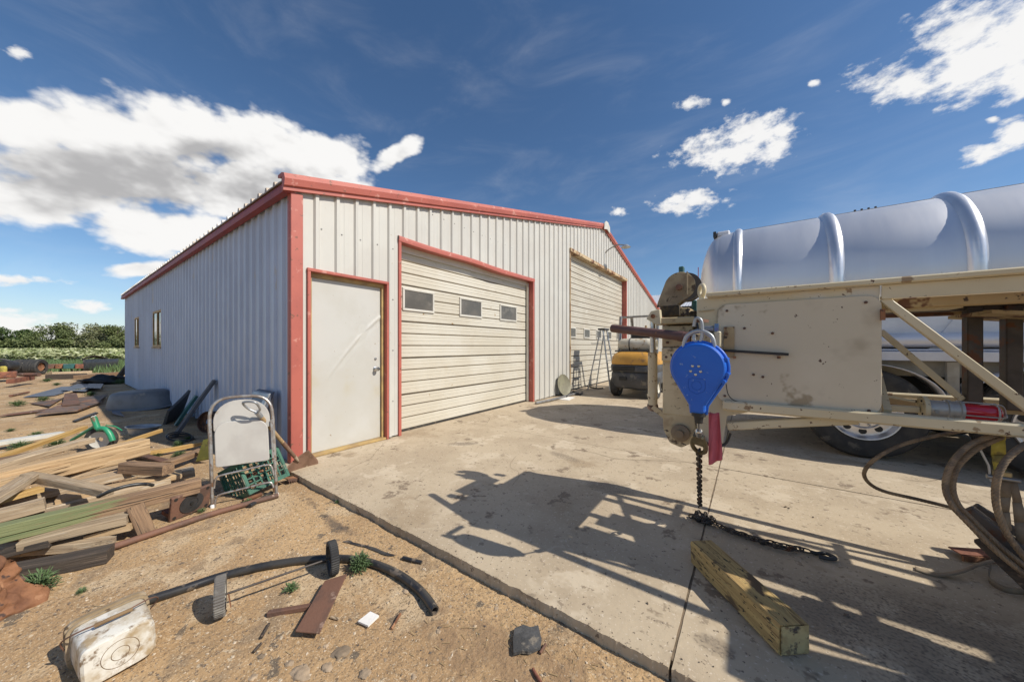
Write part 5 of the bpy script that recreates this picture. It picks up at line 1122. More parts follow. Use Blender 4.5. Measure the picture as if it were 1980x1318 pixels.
    m = MB(); m.lathe([(.024, 0), (.022, .02), (.012, .022), (0, .022)], sc + Vector((0, -.064, -.01)), (0, -1, 0), 12); m.build('sheave_bolt', 'rust_brown', h, smooth=40)
    m = MB(); m.beam(sc + Vector((.055, -.07, .10)), sc + Vector((.055, -.07, -.07)), .008, .012, (0, 1, 0)); m.build('housing_flange', 'sheave', h)
    bx(1277, 1312, 588, 612, 2.45, .40, 'head_block', 'char'); bx(1312, 1334, 594, 612, 2.5, .25, 'head_block', 'tan_rusty'); bx(1334, 1347, 600, 630, 2.5, .3, 'grease_block', 'char')
    bx(1312, 1322, 514, 530, 2.86, .05, 'teal_lever', 'teal_paint'); bx(1337, 1348, 580, 602, 2.95, .05, 'teal_lever', 'teal_paint')
    e = PY(1357, 562, 2.46); m = MB(); m.ring(e, (1, .5, .0), .036, .013, 24, 10); m.build('lifting_eye', 'tan_paint', T, smooth=60); m = MB(); m.bb(e.x - .015, e.x + .015, 2.44, 2.48, 1.525, e.z - .036); m.build('eye_stem', 'tan_paint', T)
    # hanger bracket with the maroon bar
    bx(1336, 1376, 644, 672, 2.08, .12, 'hanger_bracket', 'tan_rusty'); bx(1380, 1394, 640, 672, 2.10, .11, 'hanger_lug', 'tan_paint'); m = MB(); a = PY(1362, 636, 2.12); b = PY(1380, 636, 2.12); m.tube([a, b], .020, 12); m.build('hanger_bolt', 'steel_dull', T, smooth=40); b = PY(1382, 634, 2.12); m = MB(); m.lathe([(.026, 0), (.026, .02)], b, (1, 0, 0), 6); m.build('hanger_nut', 'steel_bright', T)
    p0, p1 = Vector((-.765, 2.25, 1.376)), PY(1338, 652, 2.12); m = MB(); m.tube([p0, p0 + (p1 - p0) * .02, p1], [.026, .0275, .0275], 18); m.build('maroon_bar', 'pipe_maroon', T, smooth=50)
    p = p0 + (p1 - p0) * .86; m = MB(); m.tube([p, p + (p1 - p0) * .06], .031, 16); m.build('bar_collar', 'pipe_maroon', T, smooth=50)
    for px, py in ((1300, 722), (1305, 742), (1323, 745)):
        a = PY(px, py, 2.255); m = MB(); m.lathe([(.008, 0), (.006, .006)], a, (0, -1, 0), 8); m.build('column_bolt', 'tan_rusty', T)
    # trailer frame further along, standing on wheels, jacks and outriggers
    for y in (1.98, 3.35):
        m = MB(); m.beam((1.75, y, .60), (4.4, y, .60), .08, .14); m.build('trailer_rail', 'steel_brown', T, bevel=.005)
    for x in (1.8, 2.4, 3.0, 4.2): m = MB(); m.beam((x, 1.95, .62), (x, 3.38, .62), .08, .10); m.build('trailer_crossmember', 'steel_brown', T)
    m = MB(); m.bb(1.75, 2.7, 2.0, 3.3, .68, .89); m.build('winch_deck', 'tan_paint', T, bevel=.01)
    for x in (1.85, 3.9):
        for y in (2.12, 3.26): m = MB(); m.beam((x, y, .66), (x, y, .91), .07, .07, (0, 1, 0)); m.build('mast_rest', 'tan_paint', T)
    for y in (1.92, 3.40):
        m = MB(); m.tube([(1.78, y, .0), (1.78, y, .80)], .035, 14); m.build('jack_leg', 'tan_paint', T, smooth=60); m = MB(); m.lathe([(.10, 0), (.10, .012), (.04, .03)], (1.78, y, .001), (0, 0, 1), 18); m.build('jack_pad', 'rust', T)
        c = Vector((3.2, y, .34)); m = MB(); m.lathe([(.2, -.09), (.31, -.10), (.34, -.07), (.34, .07), (.31, .10), (.2, .09)], c, (0, 1, 0), 32); w = m.build('trailer_tyre', 'rubber', T, smooth=40); m = MB(); m.lathe([(.2, -.05), (.1, -.03), (0, -.03)], c, (0, 1, 0), 20); m.lathe([(0, .03), (.1, .03), (.2, .05)], c, (0, 1, 0), 20); m.build('trailer_rim', 'alu_white', w, smooth=40)
    m = MB(); m.tube([(3.2, 1.9, .34), (3.2, 3.4, .34)], .04, 10); m.build('axle', 'black', T)
    m = MB(); m.bb(1.55, 2.5, 1.93, 2.18, .92, 1.58); m.build('shadow_box', 'tan_paint', T, bevel=.01)  # unseen box, added to cast the near edge of the slab's shadow
    for i, (ya, yb) in enumerate(((2.38, 2.58), (2.64, 2.72), (2.76, 2.86), (2.92, 3.03))): m = MB(); m.bb(.62 + .05 * i, 4.1, ya, yb, 1.486, 1.506); m.build('shadow_strip', 'tan_rusty', T)  # flat strips added between the chords to fill out the mast's shadow
make_mast()
# red obstruction lamp lying on the lower chord
def beacon():
    c = PY(1785, 788, 2.42); T = thing('obstruction_lamp', 'red glass beacon lamp with wire guard lying along the lower rail', 'lamp', c); ax = Vector((1, .02, -.02)); c2 = c
    m = MB(); m.lathe([(.05, -.010), (.056, -.008), (.056, .008), (.05, .010)], c2, ax, 28); fl = m.build('flange', 'tan_paint', T, smooth=30)
    for k in range(4): a = k * math.pi / 2 + .6; m = MB(); m.lathe([(.005, 0), (.005, .003)], c2 + Vector((-.011, .042 * math.cos(a), .042 * math.sin(a))), (-1, 0, 0), 8); m.build('flange_hole', 'black', fl)
    m = MB(); m.lathe([(.036, .010), (.040, .02), (.040, .065), (.046, .068), (.046, .078), (.040, .08), (.042, .10), (.047, .103), (.047, .112), (.036, .114)], c2, ax, 28); bd = m.build('lamp_body', 'fixture_grey', T, smooth=35)
    m = MB(); m.lathe([(.008, 0), (.008, .004)], c2 + Vector((.03, -.04, -.008)), (0, -1, 0), 10); m.build('body_plug', 'steel_dull', bd)
    m = MB(); m.lathe([(.034, .114), (.036, .12), (.036, .20), (.032, .215), (.018, .225), (0, .227)], c2, ax, 28); m.build('lens', 'light_red', T, smooth=40)
    g = MB(); x, y, z = frame_of(ax)
    for k in range(4):
        a = k * math.pi / 2 + .3; d = y * math.cos(a) + z * math.sin(a); g.tube(spline([c2 + x * .11 + d * .044, c2 + x * .20 + d * .043, c2 + x * .225 + d * .034, c2 + x * .236], 4), .0028, 6)
    g.ring(c2 + x * .205, x, .042, .0028, 24, 6); g.build('wire_guard', 'fixture_grey', T, smooth=60)
    m = MB(); m.beam(c2 + Vector((-.012, 0, -.01)), (.45, c2.y, c2.z - .015), .03, .03); m.build('mounting_arm', 'tan_paint', T, bevel=.004); m = MB(); m.tube([c2 + Vector((-.02, .02, .025)), (.46, c2.y + .05, c2.z + .06)], .006, 6); m.build('conduit', 'tan_paint', T)
beacon()
# ---------------------------------------------------------------- fall arrest reel, its cable, chain
def reel():
    rc = Vector((-.20, 1.93, 1.147)); T = thing('fall_arrest_reel', 'bright blue teardrop safety reel hanging from the tan bracket', 'safety reel', rc)
    ex, ez = Vector((1, -.10, 0)).normalized(), Vector((0, .0, 1)); n = Vector((ex.y, -ex.x, 0)); R_ = .121; t = .085
    def outline(k):
        pts = [(R_ * k * math.cos(math.radians(a)), R_ * k * math.sin(math.radians(a))) for a in range(-32, 213, 7)]
        return pts + [(-.036 * k, -.185), (-.034 * k, -.225), (.034 * k, -.225), (.036 * k, -.185)]
    m = MB(); m.prism(outline(1), rc + n * 0, ex, ez, t); 
    body = m.build('reel_body', 'blue_plastic', T, bevel=.014, seg=3)
    nn = ex.cross(ez).normalized(); front = rc if nn.dot(n) < 0 else rc + nn * t; fo = n if nn.dot(n) > 0 else n
    face = rc + (nn * t if nn.dot(n) > 0 else Vector((0, 0, 0)))
    rim = MB(); mid = rc + nn * t / 2
    op = [mid + ex * p[0] * 1.0 + ez * p[1] for p in outline(1.035)]; rim.tube(op, .009, 8, closed=True); rim.build('seam_rim', 'blue_plastic', body, smooth=60)
    for a in (20, -12, -30): 
        p = mid + ex * math.cos(math.radians(a)) * R_ * 1.04 + ez * math.sin(math.radians(a)) * R_ * 1.04; m = MB(); m.lathe([(.009, -.03), (.009, .03)], p, n, 8); m.build('seam_boss', 'blue_plastic', body)
    for i in range(5):
        a = math.radians(270 + 72 * i); p = face + ex * (.023 * math.cos(a) - .004) + ez * (.023 * math.sin(a) - .010); m = MB(); m.lathe([(.0065, 0), (.0065, .004), (.004, .006), (0, .006)], p, n, 12); m.build('screw', 'steel_bright', body, smooth=40)
    m = MB(); sh = [(-.036, .025), (-.018, .034), (0, .030), (.018, .034), (.036, .025), (.038, -.01), (.03, -.03), (0, -.045), (-.03, -.03), (-.038, -.01)]; m.tube([face + ex * p[0] + ez * (p[1] - .085) + n * .0005 for p in sh], .0016, 6, closed=True); m.build('badge_outline', 'blue_emboss', body); m = MB(); m.ring(face + ez * -.087 + n * .0005, n, .022, .0014, 24, 6); m.build('badge_ring', 'blue_emboss', body)
    hb = rc + nn * t / 2 + ez * R_ * .86
    m = MB(); m.tube(spline([hb + ex * -.07 - ez * .01, hb + ex * -.055 + ez * .05, hb + ez * .078, hb + ex * .055 + ez * .05, hb + ex * .07 - ez * .01], 6), .010, 10); m.build('carry_handle', 'galv', T, smooth=60)
    m = MB(); m.tube(spline([hb + ex * -.022 + ez * .06 - nn * .005, hb + ez * .03 + ex * -.02, hb + ez * .025 + ex * .008, hb + ex * .016 + ez * .08, hb + ex * .01 + ez * .13, hb + ex * -.012 + ez * .14, hb + ex * -.022 + ez * .10], 5), .008, 8); sk = m.build('shackle', 'galv', T, smooth=60)
    m = MB(); m.beam(hb + ez * .13 - n * .02, hb + ez * .135 - n * .16, .03, .016); m.build('hanger_tongue', 'rust_brown', T)
    b0 = rc + nn * t / 2 - ez * .225
    m = MB(); m.lathe([(.032, 0), (.032, .018), (.022, .02), (.018, .05), (.010, .055)], b0, (0, 0, -1), 16); m.build('cable_guide', 'black', T, smooth=40)
    # cable runs to the chain pile on the slab, drawn tight by the reel's spring
    tgt = G(1353, 992, .05); d = (tgt - b0).normalized(); b1 = b0 - Vector((0, 0, .045))
    d = (tgt - b1).normalized(); b2 = b1 + d * .10
    m = MB(); m.tube([b1, b2], .005, 8); m.build('cable', 'steel_dull', T, smooth=60)
    m = MB(); m.lathe([(.010, 0), (.016, .006), (.016, .05), (.012, .058)], b2 - d * .02, d, 14); m.build('swivel', 'steel_bright', T, smooth=40)
    s = d.cross(n).normalized(); h0 = b2 + d * .035; m = MB()
    k_ = 1.45; hp = [h0, h0 + d * .02 * k_ + s * .024, h0 + d * .055 * k_ + s * .034, h0 + d * .095 * k_ + s * .028, h0 + d * .118 * k_, h0 + d * .10 * k_ - s * .028, h0 + d * .06 * k_ - s * .032, h0 + d * .022 * k_ - s * .022, h0]
    m.tube(spline(hp, 5), .012, 10); m.beam(h0 + d * .0, h0 + d * .08, .052, .024, n); m.build('snap_hook', 'hook_bronze', T, smooth=60); m = MB(); m.beam(h0 + d * .03 - s * .03, h0 + d * .085 - s * .034, .010, .014, n); m.build('hook_gate', 'hook_bronze', T, bevel=.003)
    return h0 + d * .165, tgt, b1
HK, PILE, CABTOP = reel()
def link(m, c, d, s, r, L, w):
    d = d.normalized(); s = (s - d * s.dot(d)).normalized(); pts = []
    for k in range(12):
        a = 2 * math.pi * k / 12; pts.append(c + d * (math.cos(a) * w + math.copysign(L / 2 - w, math.cos(a)) * (1 if abs(math.cos(a)) > .01 else 0)) + s * math.sin(a) * w)
    m.tube(pts, r, 6, closed=True)
def chain():
    random.seed(3); T = thing('steel_chain', 'rusty steel chain hanging from the hook and piled on the slab', 'chain', PILE * 1.0)
    def run(path, par, nm, L=.048, r=.005, w=.0145):
        P = [Vector(p) for p in path]; m = MB(); seg = 0; pos = P[0].copy(); k = 0; step = L * .72; acc = []; cum = [0]
        for a, b in zip(P[:-1], P[1:]): cum.append(cum[-1] + (b - a).length)
        t = 0
        while t < cum[-1]:
            i = max(j for j in range(len(cum)) if cum[j] <= t); i = min(i, len(P) - 2); dd = P[i + 1] - P[i]; p = P[i] + dd.normalized() * (t - cum[i])
            x, y, z = frame_of(dd, (.3, 1, .2)); s = y if k % 2 else z; link(m, p, dd, s + Vector((U(-.15, .15), U(-.15, .15), U(-.15, .15))), r, L, w); k += 1; t += step
        return m.build(nm, 'chain_steel', par, smooth=60)
    run([HK, PILE + Vector((0, 0, .05))], T, 'hanging_links')
    c = Vector((PILE.x, PILE.y, 0)); pl = []
    for k in range(60): a = k * .75; rr = .02 + .045 * abs(noise.noise(Vector((k * .3, 1, 0)))) * 2; pl.append(c + Vector((math.cos(a) * rr * 1.3 + .02, math.sin(a) * rr, .010 + .045 * (1 - rr / .12) * rnd())))
    run(pl, T, 'piled_links')
    e = G(1568, 1066, .012); mid = [c + Vector((.03, .0, .03))] + [G(px, py, .014) for px, py in ((1395, 1017), (1430, 1030), (1470, 1043), (1510, 1053), (1545, 1060))] + [e]
    run([p for p in spline(mid, 8)], T, 'laid_links'); m2 = [p + Vector((U(-.02, .02), U(-.03, .01), .012)) for p in spline([G(1400, 1022, .014), G(1450, 1040, .014), G(1500, 1056, .012), G(1540, 1062, .012)], 5)]; run(m2, T, 'laid_links')
    h = G(1598, 1074, .014); d = (h - e).normalized(); s = Vector((-d.y, d.x, 0)); m = MB(); m.tube(spline([e, e + d * .03, h + s * .032, h + d * .038, h - s * .030, h - d * .035 - s * .034], 6), [.011] * 31, 8); m.build('grab_hook', 'dark_metal', T, smooth=60)
chain()
def flag():
    a = PY(1371, 798, 2.10); b = PY(1392, 798, 2.12); m = MB()
    def f(u, v):
        w = 1 + .35 * v - .6 * max(0, v - .8); p = a + (b - a) * ((u - .35) * w + .3 + .12 * v) + Vector((0, 0, -.285 * v * (1 - .12 * u))); p.y += .012 * math.sin(u * 9 + v * 3); return p
    m.grid(f, 16, 26); o = m.item('red_rag', 'faded red cloth strip hanging below the blue reel', 'rag', 'cloth_red', smooth=180); o.modifiers.new('s', 'SOLIDIFY').thickness = .002
    a = PY(1322, 662, 2.06); m = MB(); m.grid(lambda u, v: a + Vector((.05 * u + .02 * v, .01 * math.sin(u * 8), -.16 * v * (1 - .5 * u))), 8, 12); o = m.item('red_rag', 'small red cloth scrap wrapped on the maroon bar behind the reel', 'rag', 'cloth_red', smooth=180); o.modifiers.new('s', 'SOLIDIFY').thickness = .002
flag()
# ================================================================ forklift, ladder, things at the front wall
def forklift():
    x0, x1, y0 = -2.86, -1.74, 8.1; T = thing('forklift', 'yellow and dark grey forklift with propane cylinder parked by the far door', 'forklift', ((x0 + x1) / 2, y0 + 1, 0)); xc = (x0 + x1) / 2; w = x1 - x0
    def shell(lv, nm, mt, par=T):
        m = MB(); n = 40
        def f(u, v):
            z, hw, yb, ln = lv[min(len(lv) - 1, int(v * (len(lv) - 1) + .5))]; a = 2 * math.pi * u; ca, sa = math.cos(a), math.sin(a); e = .42
            return (xc + hw * math.copysign(abs(ca) ** e, ca), yb + ln / 2 - ln / 2 * math.copysign(abs(sa) ** e, sa), z)
        m.grid(f, n, len(lv) - 1); z, hw, yb, ln = lv[-1]; o = m.build(nm, mt, par, smooth=45); return o
    shell([(.22, w * .36, y0 + .15, .8), (.26, w * .44, y0 + .06, 1.0), (.42, w * .49, y0 + .0, 1.1), (.60, w * .49, y0 + .0, 1.15), (.63, w * .47, y0 + .03, 1.12), (.66, w * .49, y0 - .02, 1.15), (.78, w * .5, y0 - .02, 1.2), (.82, w * .49, y0 + .01, 1.2)], 'counterweight', 'fork_grey')
    shell([(.82, w * .505, y0 - .02, 1.9), (.86, w * .515, y0 - .03, 1.95), (1.0, w * .50, y0 + .0, 1.92), (1.08, w * .45, y0 + .06, 1.8), (1.12, w * .36, y0 + .14, 1.6), (1.13, w * .05, y0 + .4, .6)], 'hood', 'fork_yellow')
    m = MB(); m.bb(x0 + .12, xc + .1, y0 - .035, y0 + .05, .665, .78); m.build('grille_slot', 'black', T, bevel=.02); m = MB(); m.bb(x0 + .28, x0 + .46, y0 - .03, y0 + .02, .44, .52); m.build('tow_pin_slot', 'black', T, bevel=.01)
    for sx, (yy, R_, ww) in ((x0 + .10, (y0 + .38, .27, .18)), (x1 - .10, (y0 + .38, .27, .18)), (x0 + .12, (y0 + 1.95, .34, .22)), (x1 - .12, (y0 + 1.95, .34, .22))):
        c = Vector((sx, yy, R_)); m = MB(); m.lathe([(R_ * .5, -ww / 2), (R_ * .92, -ww / 2), (R_, -ww * .38), (R_, ww * .38), (R_ * .92, ww / 2), (R_ * .5, ww / 2)], c, (1, 0, 0), 36, rmod=lambda i, j: 1 - (.05 if i in (2, 3) and j % 3 == 0 else 0)); wh = m.build('wheel', 'rubber', T, smooth=40); m = MB(); m.lathe([(0, -ww * .3), (R_ * .45, -ww * .35), (R_ * .52, -ww * .48)], c, (1, 0, 0), 20); m.lathe([(R_ * .52, ww * .48), (R_ * .45, ww * .35), (0, ww * .3)], c, (1, 0, 0), 20); m.build('rim', 'propane', wh, smooth=40)
    m = MB(); m.bb(x0 + .1, x1 - .1, y0 + 1.0, y0 + 2.2, .3, .82); m.build('chassis', 'fork_grey', T, bevel=.02)
    m = MB()
    for sx in (x0 + .10, x1 - .10): m.tube([(sx, y0 + .55, 1.0), (sx, y0 + .70, 2.02), (sx, y0 + 1.7, 2.10), (sx, y0 + 2.1, 1.0)], .04, 8)
    for k in range(5): m.beam((x0 + .1, y0 + .75 + k * .22, 2.03 + k * .016), (x1 - .1, y0 + .75 + k * .22, 2.03 + k * .016), .03, .04)
    m.build('overhead_guard', 'steel_dull', T, smooth=40)
    c = Vector((xc, y0 + .42, 1.30)); m = MB(); L = .38; m.lathe([(0, -L - .05), (.08, -L - .04), (.14, -L + .02), (.155, -L + .1), (.155, L - .1), (.14, L - .02), (.08, L + .04), (0, L + .05)], c, (1, 0, 0), 28); pr = m.build('propane_cylinder', 'propane', T, smooth=40)
    m = MB(); m.lathe([(.115, 0), (.12, .0), (.12, .12), (.115, .12), (.115, 0)], c + Vector((L + .0, 0, 0)), (1, 0, 0), 24); m.build('cylinder_collar', 'propane', pr, smooth=40); m = MB(); m.ring(c + Vector((-.12, 0, 0)), (1, 0, 0), .16, .012, 28, 6); m.build('cylinder_strap', 'black', pr, smooth=60)
    m = MB(); m.bb(xc - .45, xc + .45, y0 + .2, y0 + .65, 1.125, 1.16); m.build('cylinder_bracket', 'fork_grey', T); m = MB(); m.bb(xc - .25, xc + .25, y0 + .85, y0 + 1.0, 1.1, 1.62); m.bb(xc - .25, xc + .25, y0 + .9, y0 + 1.4, 1.1, 1.25); m.build('seat', 'black', T, bevel=.04)
    m = MB()
    for sx in (xc - .35, xc + .35): m.bb(sx - .06, sx + .06, y0 + 2.35, y0 + 2.5, .1, 1.7)
    m.bb(xc - .4, xc + .4, y0 + 2.37, y0 + 2.48, 1.6, 1.69); m.build('mast', 'fork_grey', T)
    for sx in (xc - .28, xc + .28): m = MB(); m.beam((sx, y0 + 2.5, .06), (sx, y0 + 3.5, .05), .12, .04); m.build('fork', 'steel_dull', T)
    m = MB(); m.tube([(xc + .2, y0 + .6, 1.62), (xc + .2, y0 + .6, 1.78)], .03, 8); m.build('beacon', 'rusty_header', T)
forklift()
def ladder():
    b = Vector((-3.35, 9.25, 0)); T = thing('step_ladder', 'aluminium step ladder standing in front of the larger garage door', 'ladder', b)
    F = [Vector((-3.1, 9.0, 0)), Vector((-3.1, 9.55, 0))]; R_ = [Vector((-3.75, 8.95, 0)), Vector((-3.75, 9.6, 0))]; t = [Vector((-3.4, 9.12, 1.72)), Vector((-3.4, 9.43, 1.72))]
    for k in (0, 1):
        m = MB(); m.beam(F[k], t[k] + Vector((.04, 0, 0)), .025, .06, (0, 1, 0)); m.build('front_rail', 'galv', T); m = MB(); m.beam(R_[k], t[k] - Vector((.04, 0, 0)), .022, .04, (0, 1, 0)); m.build('rear_rail', 'galv', T)
    for i in range(1, 6):
        u = i / 6; a, c = F[0].lerp(t[0], u), F[1].lerp(t[1], u); m = MB(); m.beam(a + Vector((.03, 0, 0)), c + Vector((.03, 0, 0)), .07, .02); m.build('step', 'galv', T)
        a, c = R_[0].lerp(t[0], u), R_[1].lerp(t[1], u); m = MB(); m.beam(a - Vector((.03, 0, 0)), c - Vector((.03, 0, 0)), .02, .02); m.build('rear_rung', 'galv', T)
    m = MB(); m.bb(-3.5, -3.3, 9.08, 9.47, 1.72, 1.77); m.build('top_cap', 'dark_metal', T, bevel=.005)
    m = MB(); m.bb(-3.72, -3.42, 9.12, 9.43, 1.33, 1.35); m.build('paint_shelf', 'galv', T)
ladder()
def wall_disc():
    c = Vector((-3.86, FY + 6.15, .27)); m = MB(); m.lathe([(.0, -.05), (.12, -.045), (.22, -.02), (.27, .01), (.275, .016), (.26, .01), (.2, -.01), (0, -.03)], c, (1, -.15, .25), 32); m.item('metal_disc', 'round olive dish leaning on the wall between the garage doors', 'dish', 'disc_olive', smooth=40)
wall_disc()
m = MB(); m.tube(spline([G(1036, 779, .03), G(1070, 772, .03), G(1100, 764, .03), G(1118, 760, .03)], 5), .03, 8); m.item('pipe_length', 'grey pipe lying on the slab at the foot of the wall', 'pipe', 'steel_dull', smooth=60)
m = MB(); m.tube(spline([G(1095, 766, .03), G(1108, 757, .06), G(1120, 762, .03), G(1126, 757, .03)], 5), .022, 8); m.item('black_hose', 'short black hose lying near the wall dish', 'hose', 'black_poly', smooth=60)
m = MB(); m.tube(spline([G(1112, 748, .02), G(1130, 744, .02), G(1150, 750, .02), G(1166, 750, .02)], 5), .02, 8); m.item('black_hose', 'black hose trailing along the foot of the larger garage door', 'hose', 'black_poly', smooth=60)
m = MB(); P = [G(1075, 771, .004), G(1100, 774, .004), G(1112, 768, .004), G(1088, 765, .004)]; m.quadbox(P + [p + Vector((0, 0, .004)) for p in P]); m.item('paper_sheet', 'white paper sheet lying on the slab by the wall', 'paper', 'paper')
# ================================================================ wire ropes, strap and steel at the right
def rope(path, R_, name, label, mat='wire_rope', strands=6, pitch=.085):
    P = spline(path, 14); m = MB(); cum = 0; ups = None; tracks = [[] for _ in range(strands)]
    for i, p in enumerate(P):
        t = (P[min(i + 1, len(P) - 1)] - P[max(i - 1, 0)]).normalized()
        if ups is None: ups = Vector((0, 1, 0)) if abs(t.y) < .9 else Vector((1, 0, 0))
        y = (ups - t * ups.dot(t)).normalized(); ups = y; z = t.cross(y)
        if i: cum += (p - P[i - 1]).length
        for k in range(strands): a = 2 * math.pi * (k / strands + cum / pitch); tracks[k].append(p + (y * math.cos(a) + z * math.sin(a)) * R_ * .62)
    for tr in tracks: m.tube(tr, R_ * .42, 6)
    return m.item(name, label, 'wire rope', mat, 'wire ropes hanging from the mast', smooth=60)
rope([PY(1890, 828, 2.45), PY(1810, 842, 2.36), PY(1740, 861, 2.28), PY(1692, 887, 2.26), PY(1671, 913, 2.3), PY(1681, 934, 2.36), PY(1712, 950, 2.4), PY(1780, 966, 2.45), PY(1850, 984, 2.5), PY(1930, 1010, 2.5)], .0082, 'wire_rope', 'thin brown wire rope bulging left in a wide loop below the mast')
rope([PY(1960, 828, 2.3), PY(1915, 843, 2.24), PY(1870, 863, 2.2), PY(1838, 900, 2.18), PY(1828, 940, 2.17), PY(1841, 976, 2.16), PY(1874, 1012, 2.15), PY(1925, 1063, 2.14), PY(1995, 1120, 2.12), PY(2100, 1200, 2.1)], .0105, 'wire_rope', 'thick wire rope looping below the mast, left one of the thick pair')
rope([PY(1972, 834, 2.32), PY(1925, 850, 2.27), PY(1882, 872, 2.23), PY(1850, 905, 2.21), PY(1842, 940, 2.2), PY(1853, 975, 2.19), PY(1888, 1012, 2.18), PY(1945, 1065, 2.16), PY(2030, 1130, 2.14)], .0098, 'wire_rope', 'second thick wire rope nested inside the left thick loop')
rope([PY(2040, 836, 2.2), PY(1985, 858, 2.15), PY(1948, 886, 2.12), PY(1929, 922, 2.1), PY(1925, 962, 2.1), PY(1934, 1002, 2.1), PY(1957, 1046, 2.1), PY(2000, 1095, 2.1), PY(2080, 1160, 2.1)], .0105, 'wire_rope', 'wire rope in front of the yellow strap at the right edge')
def ratchet():
    T = thing('ratchet_strap', 'yellow ratchet strap with steel buckle hanging from the mast rail', 'strap', PY(1935, 1010, 2.3))
    def web(px, mat, nm, par=T):
        m = MB(); L_ = [PY(a, c, 2.28) for a, b, c in px]; R_ = [PY(b, c, 2.28) for a, b, c in px]
        for i in range(len(px) - 1): m.quad(L_[i], R_[i], R_[i + 1], L_[i + 1])
        o = m.build(nm, mat, par, smooth=60); o.modifiers.new('s', 'SOLIDIFY').thickness = .004; return o
    web([(1918, 1943, 828), (1918, 1944, 850), (1917, 1946, 880), (1920, 1944, 900), (1922, 1944, 912)], 'strap_yellow', 'webbing'); web([(1930, 1952, 925), (1934, 1955, 960), (1938, 1952, 990), (1942, 1956, 1025)], 'strap_brown', 'loose_webbing'); web([(1952, 1966, 930), (1958, 1976, 970), (1962, 1990, 1010), (1966, 1996, 1050)], 'strap_brown', 'loose_webbing')
    a = PY(1936, 918, 2.27); m = MB(); m.box(a, (.05, .02, .035)); b = m.build('buckle', 'hook_bronze', T, bevel=.004); m = MB(); m.tube([a + Vector((-.04, -.01, -.01)), a + Vector((.04, -.01, -.012))], .009, 10); m.build('spindle', 'steel_dull', b, smooth=60)
    m = MB(); m.tube([PY(1893, 860, 2.27), PY(1897, 872, 2.27), PY(1912, 900, 2.27), PY(1916, 930, 2.27)], .004, 6); m.build('handle_wire', 'galv', b)
ratchet()
def steel_ends():
    for i, (a, b, w, h, mt, lb) in enumerate((((1868, 985, 2.32), (2060, 1130, 2.25), .06, .05, 'steel_brown', 'dark steel channel sloping down under the wire ropes'), ((1885, 978, 2.5), (2080, 1100, 2.45), .05, .03, 'steel_brown', 'second dark steel bar behind the sloping channel'), ((1900, 1040, 2.2), (2060, 1190, 2.15), .03, .06, 'wood_dark', 'blackened bar below the sloping channel at the right edge'))):
        m = MB(); p, q = PY(*a), PY(*b); m.beam(p, q, w, h); m.item('steel_bar', lb, 'steel bar', mt, 'steel bars at the right edge', bevel=.004)
    # supports for them: a trestle just beyond the picture's edge
    p = Vector((.98, 2.28, 0)); T = thing('low_trestle', 'low rusty trestle carrying the steel bars just past the right edge', 'trestle', p)
    for dx, dy in ((.3, -.12), (.3, .26)): m = MB(); m.beam(p + Vector((dx, dy, 0)), p + Vector((dx - .05, dy, .36)), .04, .04, (0, 1, 0)); m.build('leg', 'rust', T)
    m = MB(); m.beam(p + Vector((.26, -.25, .38)), p + Vector((.26, .4, .38)), .05, .04); m.build('top_bar', 'rust', T)
    a, b, c, d = G(1833, 1056, .03), G(1898, 1060, .03), G(1907, 1085, .0), G(1848, 1082, .0)
    m = MB(); m.quadbox([a - Vector((0, 0, .006)), b - Vector((0, 0, .006)), b + Vector((.02, -.10, .004)), a + Vector((.02, -.10, .004)), a, b, b + Vector((.02, -.10, .010)), a + Vector((.02, -.10, .010))]); T = thing('rusty_angle', 'sunlit rusty angle iron piece on the slab below the ropes', 'steel angle', (a + b) / 2); m.build('top_leg', 'rust_red', T)
    m = MB(); a2, b2 = a + Vector((.02, -.10, .004)), b + Vector((.02, -.10, .004)); m.quadbox([a2 - Vector((0, 0, .03)), b2 - Vector((0, 0, .03)), b2 + Vector((.004, -.006, -.03)), a2 + Vector((.004, -.006, -.03)), a2, b2, b2 + Vector((.004, -.006, 0)), a2 + Vector((.004, -.006, 0))]); m.build('side_leg', 'rust', T)
    m = MB(); P = spline([G(1772, 1098, .006), G(1815, 1110, .008), G(1860, 1105, .03), G(1905, 1088, .05), G(1960, 1078, .06), G(2020, 1072, .06)], 6); k = len(P)
    for p in P: m.v += [p + Vector((0, .022, 0)), p - Vector((.012, .022, 0))]
    for i in range(k - 1): m.f.append((2 * i, 2 * i + 1, 2 * i + 3, 2 * i + 2))
    o = m.item('webbing', 'flat dusty webbing strap curling over the slab at the right', 'strap', 'strap_brown', smooth=60); o.modifiers.new('s', 'SOLIDIFY').thickness = .004
    m = MB(); P = spline([G(1915, 1098, .02), G(1912, 1125, .004), G(1945, 1145, .004), G(1990, 1150, .01)], 6)
    for p in P: m.v += [p + Vector((.0, 0, .03)), p]
    for i in range(len(P) - 1): m.f.append((2 * i, 2 * i + 1, 2 * i + 3, 2 * i + 2))
    o = m.item('webbing', 'upright curl of webbing around the dark slag at the right edge', 'strap', 'strap_brown', smooth=60); o.modifiers.new('s', 'SOLIDIFY').thickness = .004
steel_ends()
